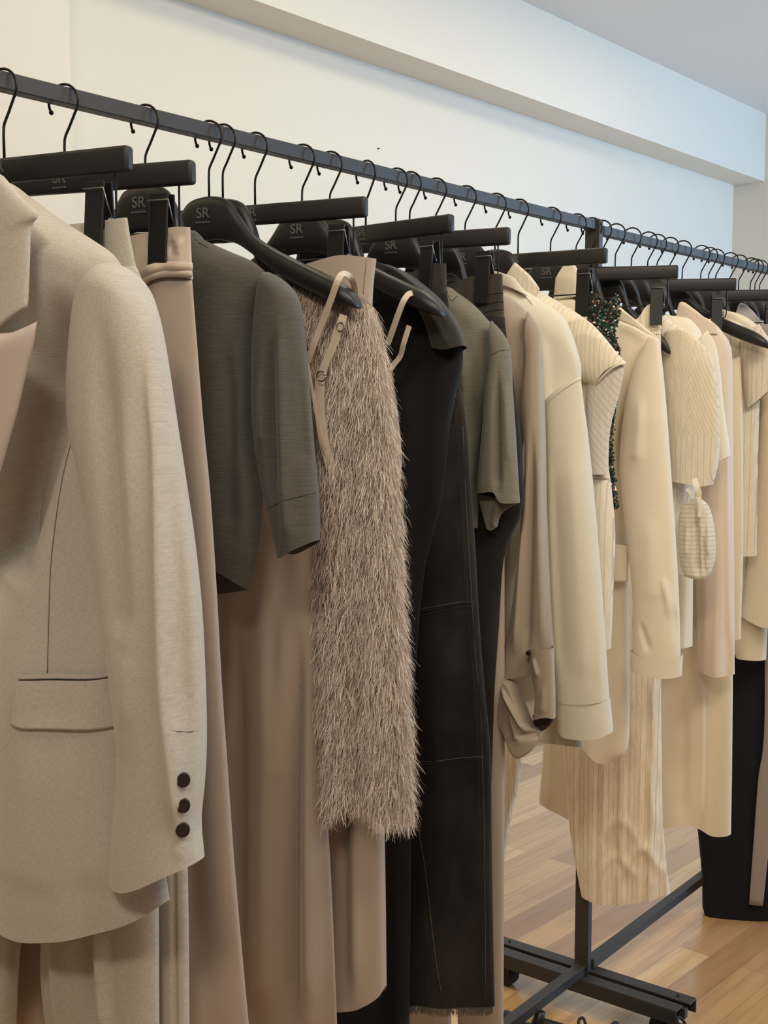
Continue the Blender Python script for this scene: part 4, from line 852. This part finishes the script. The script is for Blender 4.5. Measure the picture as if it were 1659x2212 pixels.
for i, (hx, lb) in enumerate(((1245, 'black suit hanger under the bar beside the rack post'), (1300, 'black suit hanger whose hook touches the rack post'), (1532, 'black empty suit hanger, first in the last crowded group'), (1622, 'black empty suit hanger, third from last before the right edge'), (1632, 'black empty suit hanger, second from last before the right edge'), (1642, 'black empty suit hanger, last before the right edge'))):
    hanger('suit', F('e%d' % i, hx, 15), lb)
# ================================================================= SHOES ON THE FLOOR
def shoe(name, px, py, rot, label):
    p = floor_pt(px, py, .05); e = bpy.data.objects.new(name, None); COL.objects.link(e); e.location = (p.x, p.y, 0); e.rotation_euler = (0, 0, rot)
    tag(e, label, 'shoe', 'black shoes under the rack')
    out = [(-.115, .026), (-.07, .030), (-.02, .027), (.04, .036), (.09, .036), (.125, .018)]
    bm = bmesh.new(); rings = []
    for x, w in catmull(out, 4): rings.append([bm.verts.new((x, -w, .0)), bm.verts.new((x, w, 0)), bm.verts.new((x, w, .022+max(0, -x)*.12)), bm.verts.new((x, -w, .022+max(0, -x)*.12))])
    for a, b in zip(rings, rings[1:]):
        for k in range(4): bm.faces.new((a[k], a[(k+1) % 4], b[(k+1) % 4], b[k]))
    bm.faces.new(rings[0][::-1]); bm.faces.new(rings[-1]); bm_obj('sole', bm, M['rubber'], e)
    for x, h, w in ((.075, .052, .036), (.045, .060, .036)):
        P = [Vector((x, -w*math.cos(a), .02+(h-.02)*math.sin(a))) for a in np.linspace(0, math.pi, 14)]
        ribbon('strap', P, .022, .003, M['shoe'], e, Vector((1, 0, 0)))
    for x0, x1, h0, h1, nm in ((.02, .122, .066, .030, 'toe_upper'), (-.116, -.03, .078, .060, 'heel_upper')):
        bm = bmesh.new(); rings = []
        for k in range(9):
            t = k/8; x = x0+(x1-x0)*t; w = np.interp(x, [-.118, -.10, -.07, -.02, .04, .09, .112, .124], [.004, .020, .029, .027, .035, .033, .022, .004]); h = (h0+(h1-h0)*t)*(1 if abs(x) < .11 else .8)
            rings.append([bm.verts.new((x, -w*math.cos(a), .018+(h-.018)*abs(math.sin(a))**.7)) for a in np.linspace(0, math.pi, 11)])
        for a, b in zip(rings, rings[1:]):
            for k in range(10): bm.faces.new((a[k], a[k+1], b[k+1], b[k]))
        o = bm_obj(nm, bm, M['shoe'], e, True); mo = o.modifiers.new('thickness', 'SOLIDIFY'); mo.thickness = .003
    bm = bmesh.new(); add_tube(bm, [(-.105, 0, .02), (-.112, 0, .06), (-.104, 0, .088)], [.012, .014, .010], 10); bm_obj('heel_counter', bm, M['shoe'], e, True)
    bm = bmesh.new()
    for sy in (-1, 1):
        add_tube(bm, [(.05+.007*math.cos(a), sy*(.014+.012*math.sin(a)), .068+.006*math.sin(a)) for a in np.linspace(0, 6.28, 18)], .0035, 6)
    add_box(bm, (.05, 0, .067), (.013, .011, .010), None, .003)
    bm_obj('knot', bm, M['shoe'], e, True)
shoe('sandal', 1205, 2232, math.radians(-60), 'black strappy sandal on the floor, left one of the pair below the rack foot')
shoe('sandal', 1275, 2238, math.radians(-68), 'black knotted sandal on the floor, right one of the pair below the rack foot')
shoe('sandal', 1430, 2240, math.radians(-40), 'black sandal on the floor under the near end of the rack foot')
# ================================================================= LIGHT
def area(name, loc, tgt, sx, sy, power, col):
    l = bpy.data.lights.new(name, 'AREA'); l.shape = 'RECTANGLE'; l.size = sx; l.size_y = sy; l.energy = power; l.color = col
    o = bpy.data.objects.new(name, l); COL.objects.link(o); o.location = loc
    o.rotation_euler = (Vector(tgt)-Vector(loc)).to_track_quat('-Z', 'Y').to_euler(); return o
LZ = CZ-.04
area('overhead_light', (-.1, 2.1, LZ), (.4, 2.2, 0), 1.2, .4, 6, (1, .80, .45))
area('overhead_light', (3.2, 1.7, LZ), (3.2, 1.8, 0), 3.4, .4, 18, (1, .86, .60))
area('overhead_light', (1.5, -.35, LZ), (1.9, 1.2, 1.2), 2.0, .7, 60, (1, .92, .77))  # front fill, added high on the camera side to brighten the garments
area('overhead_light', (-.7, -.1, LZ), (.8, 1.2, 1.0), .6, .4, 36, (1, .91, .76))  # second soft fill, added at front left and aimed at the blazer
area('window_daylight', (6.1, -1.9, 1.7), (6.2, 2.8, 2.2), 1.4, 1.6, 225, (.36, .63, 1))
w = bpy.data.worlds.new('room_ambience'); SC.world = w; w.use_nodes = True
bg = w.node_tree.nodes['Background']; bg.inputs[0].default_value = (1, .95, .88, 1); bg.inputs[1].default_value = .16
SC.view_settings.view_transform = 'Standard'; SC.view_settings.look = 'None'; SC.view_settings.gamma = 1; SC.view_settings.exposure = 0
SC.view_settings.use_curve_mapping = False
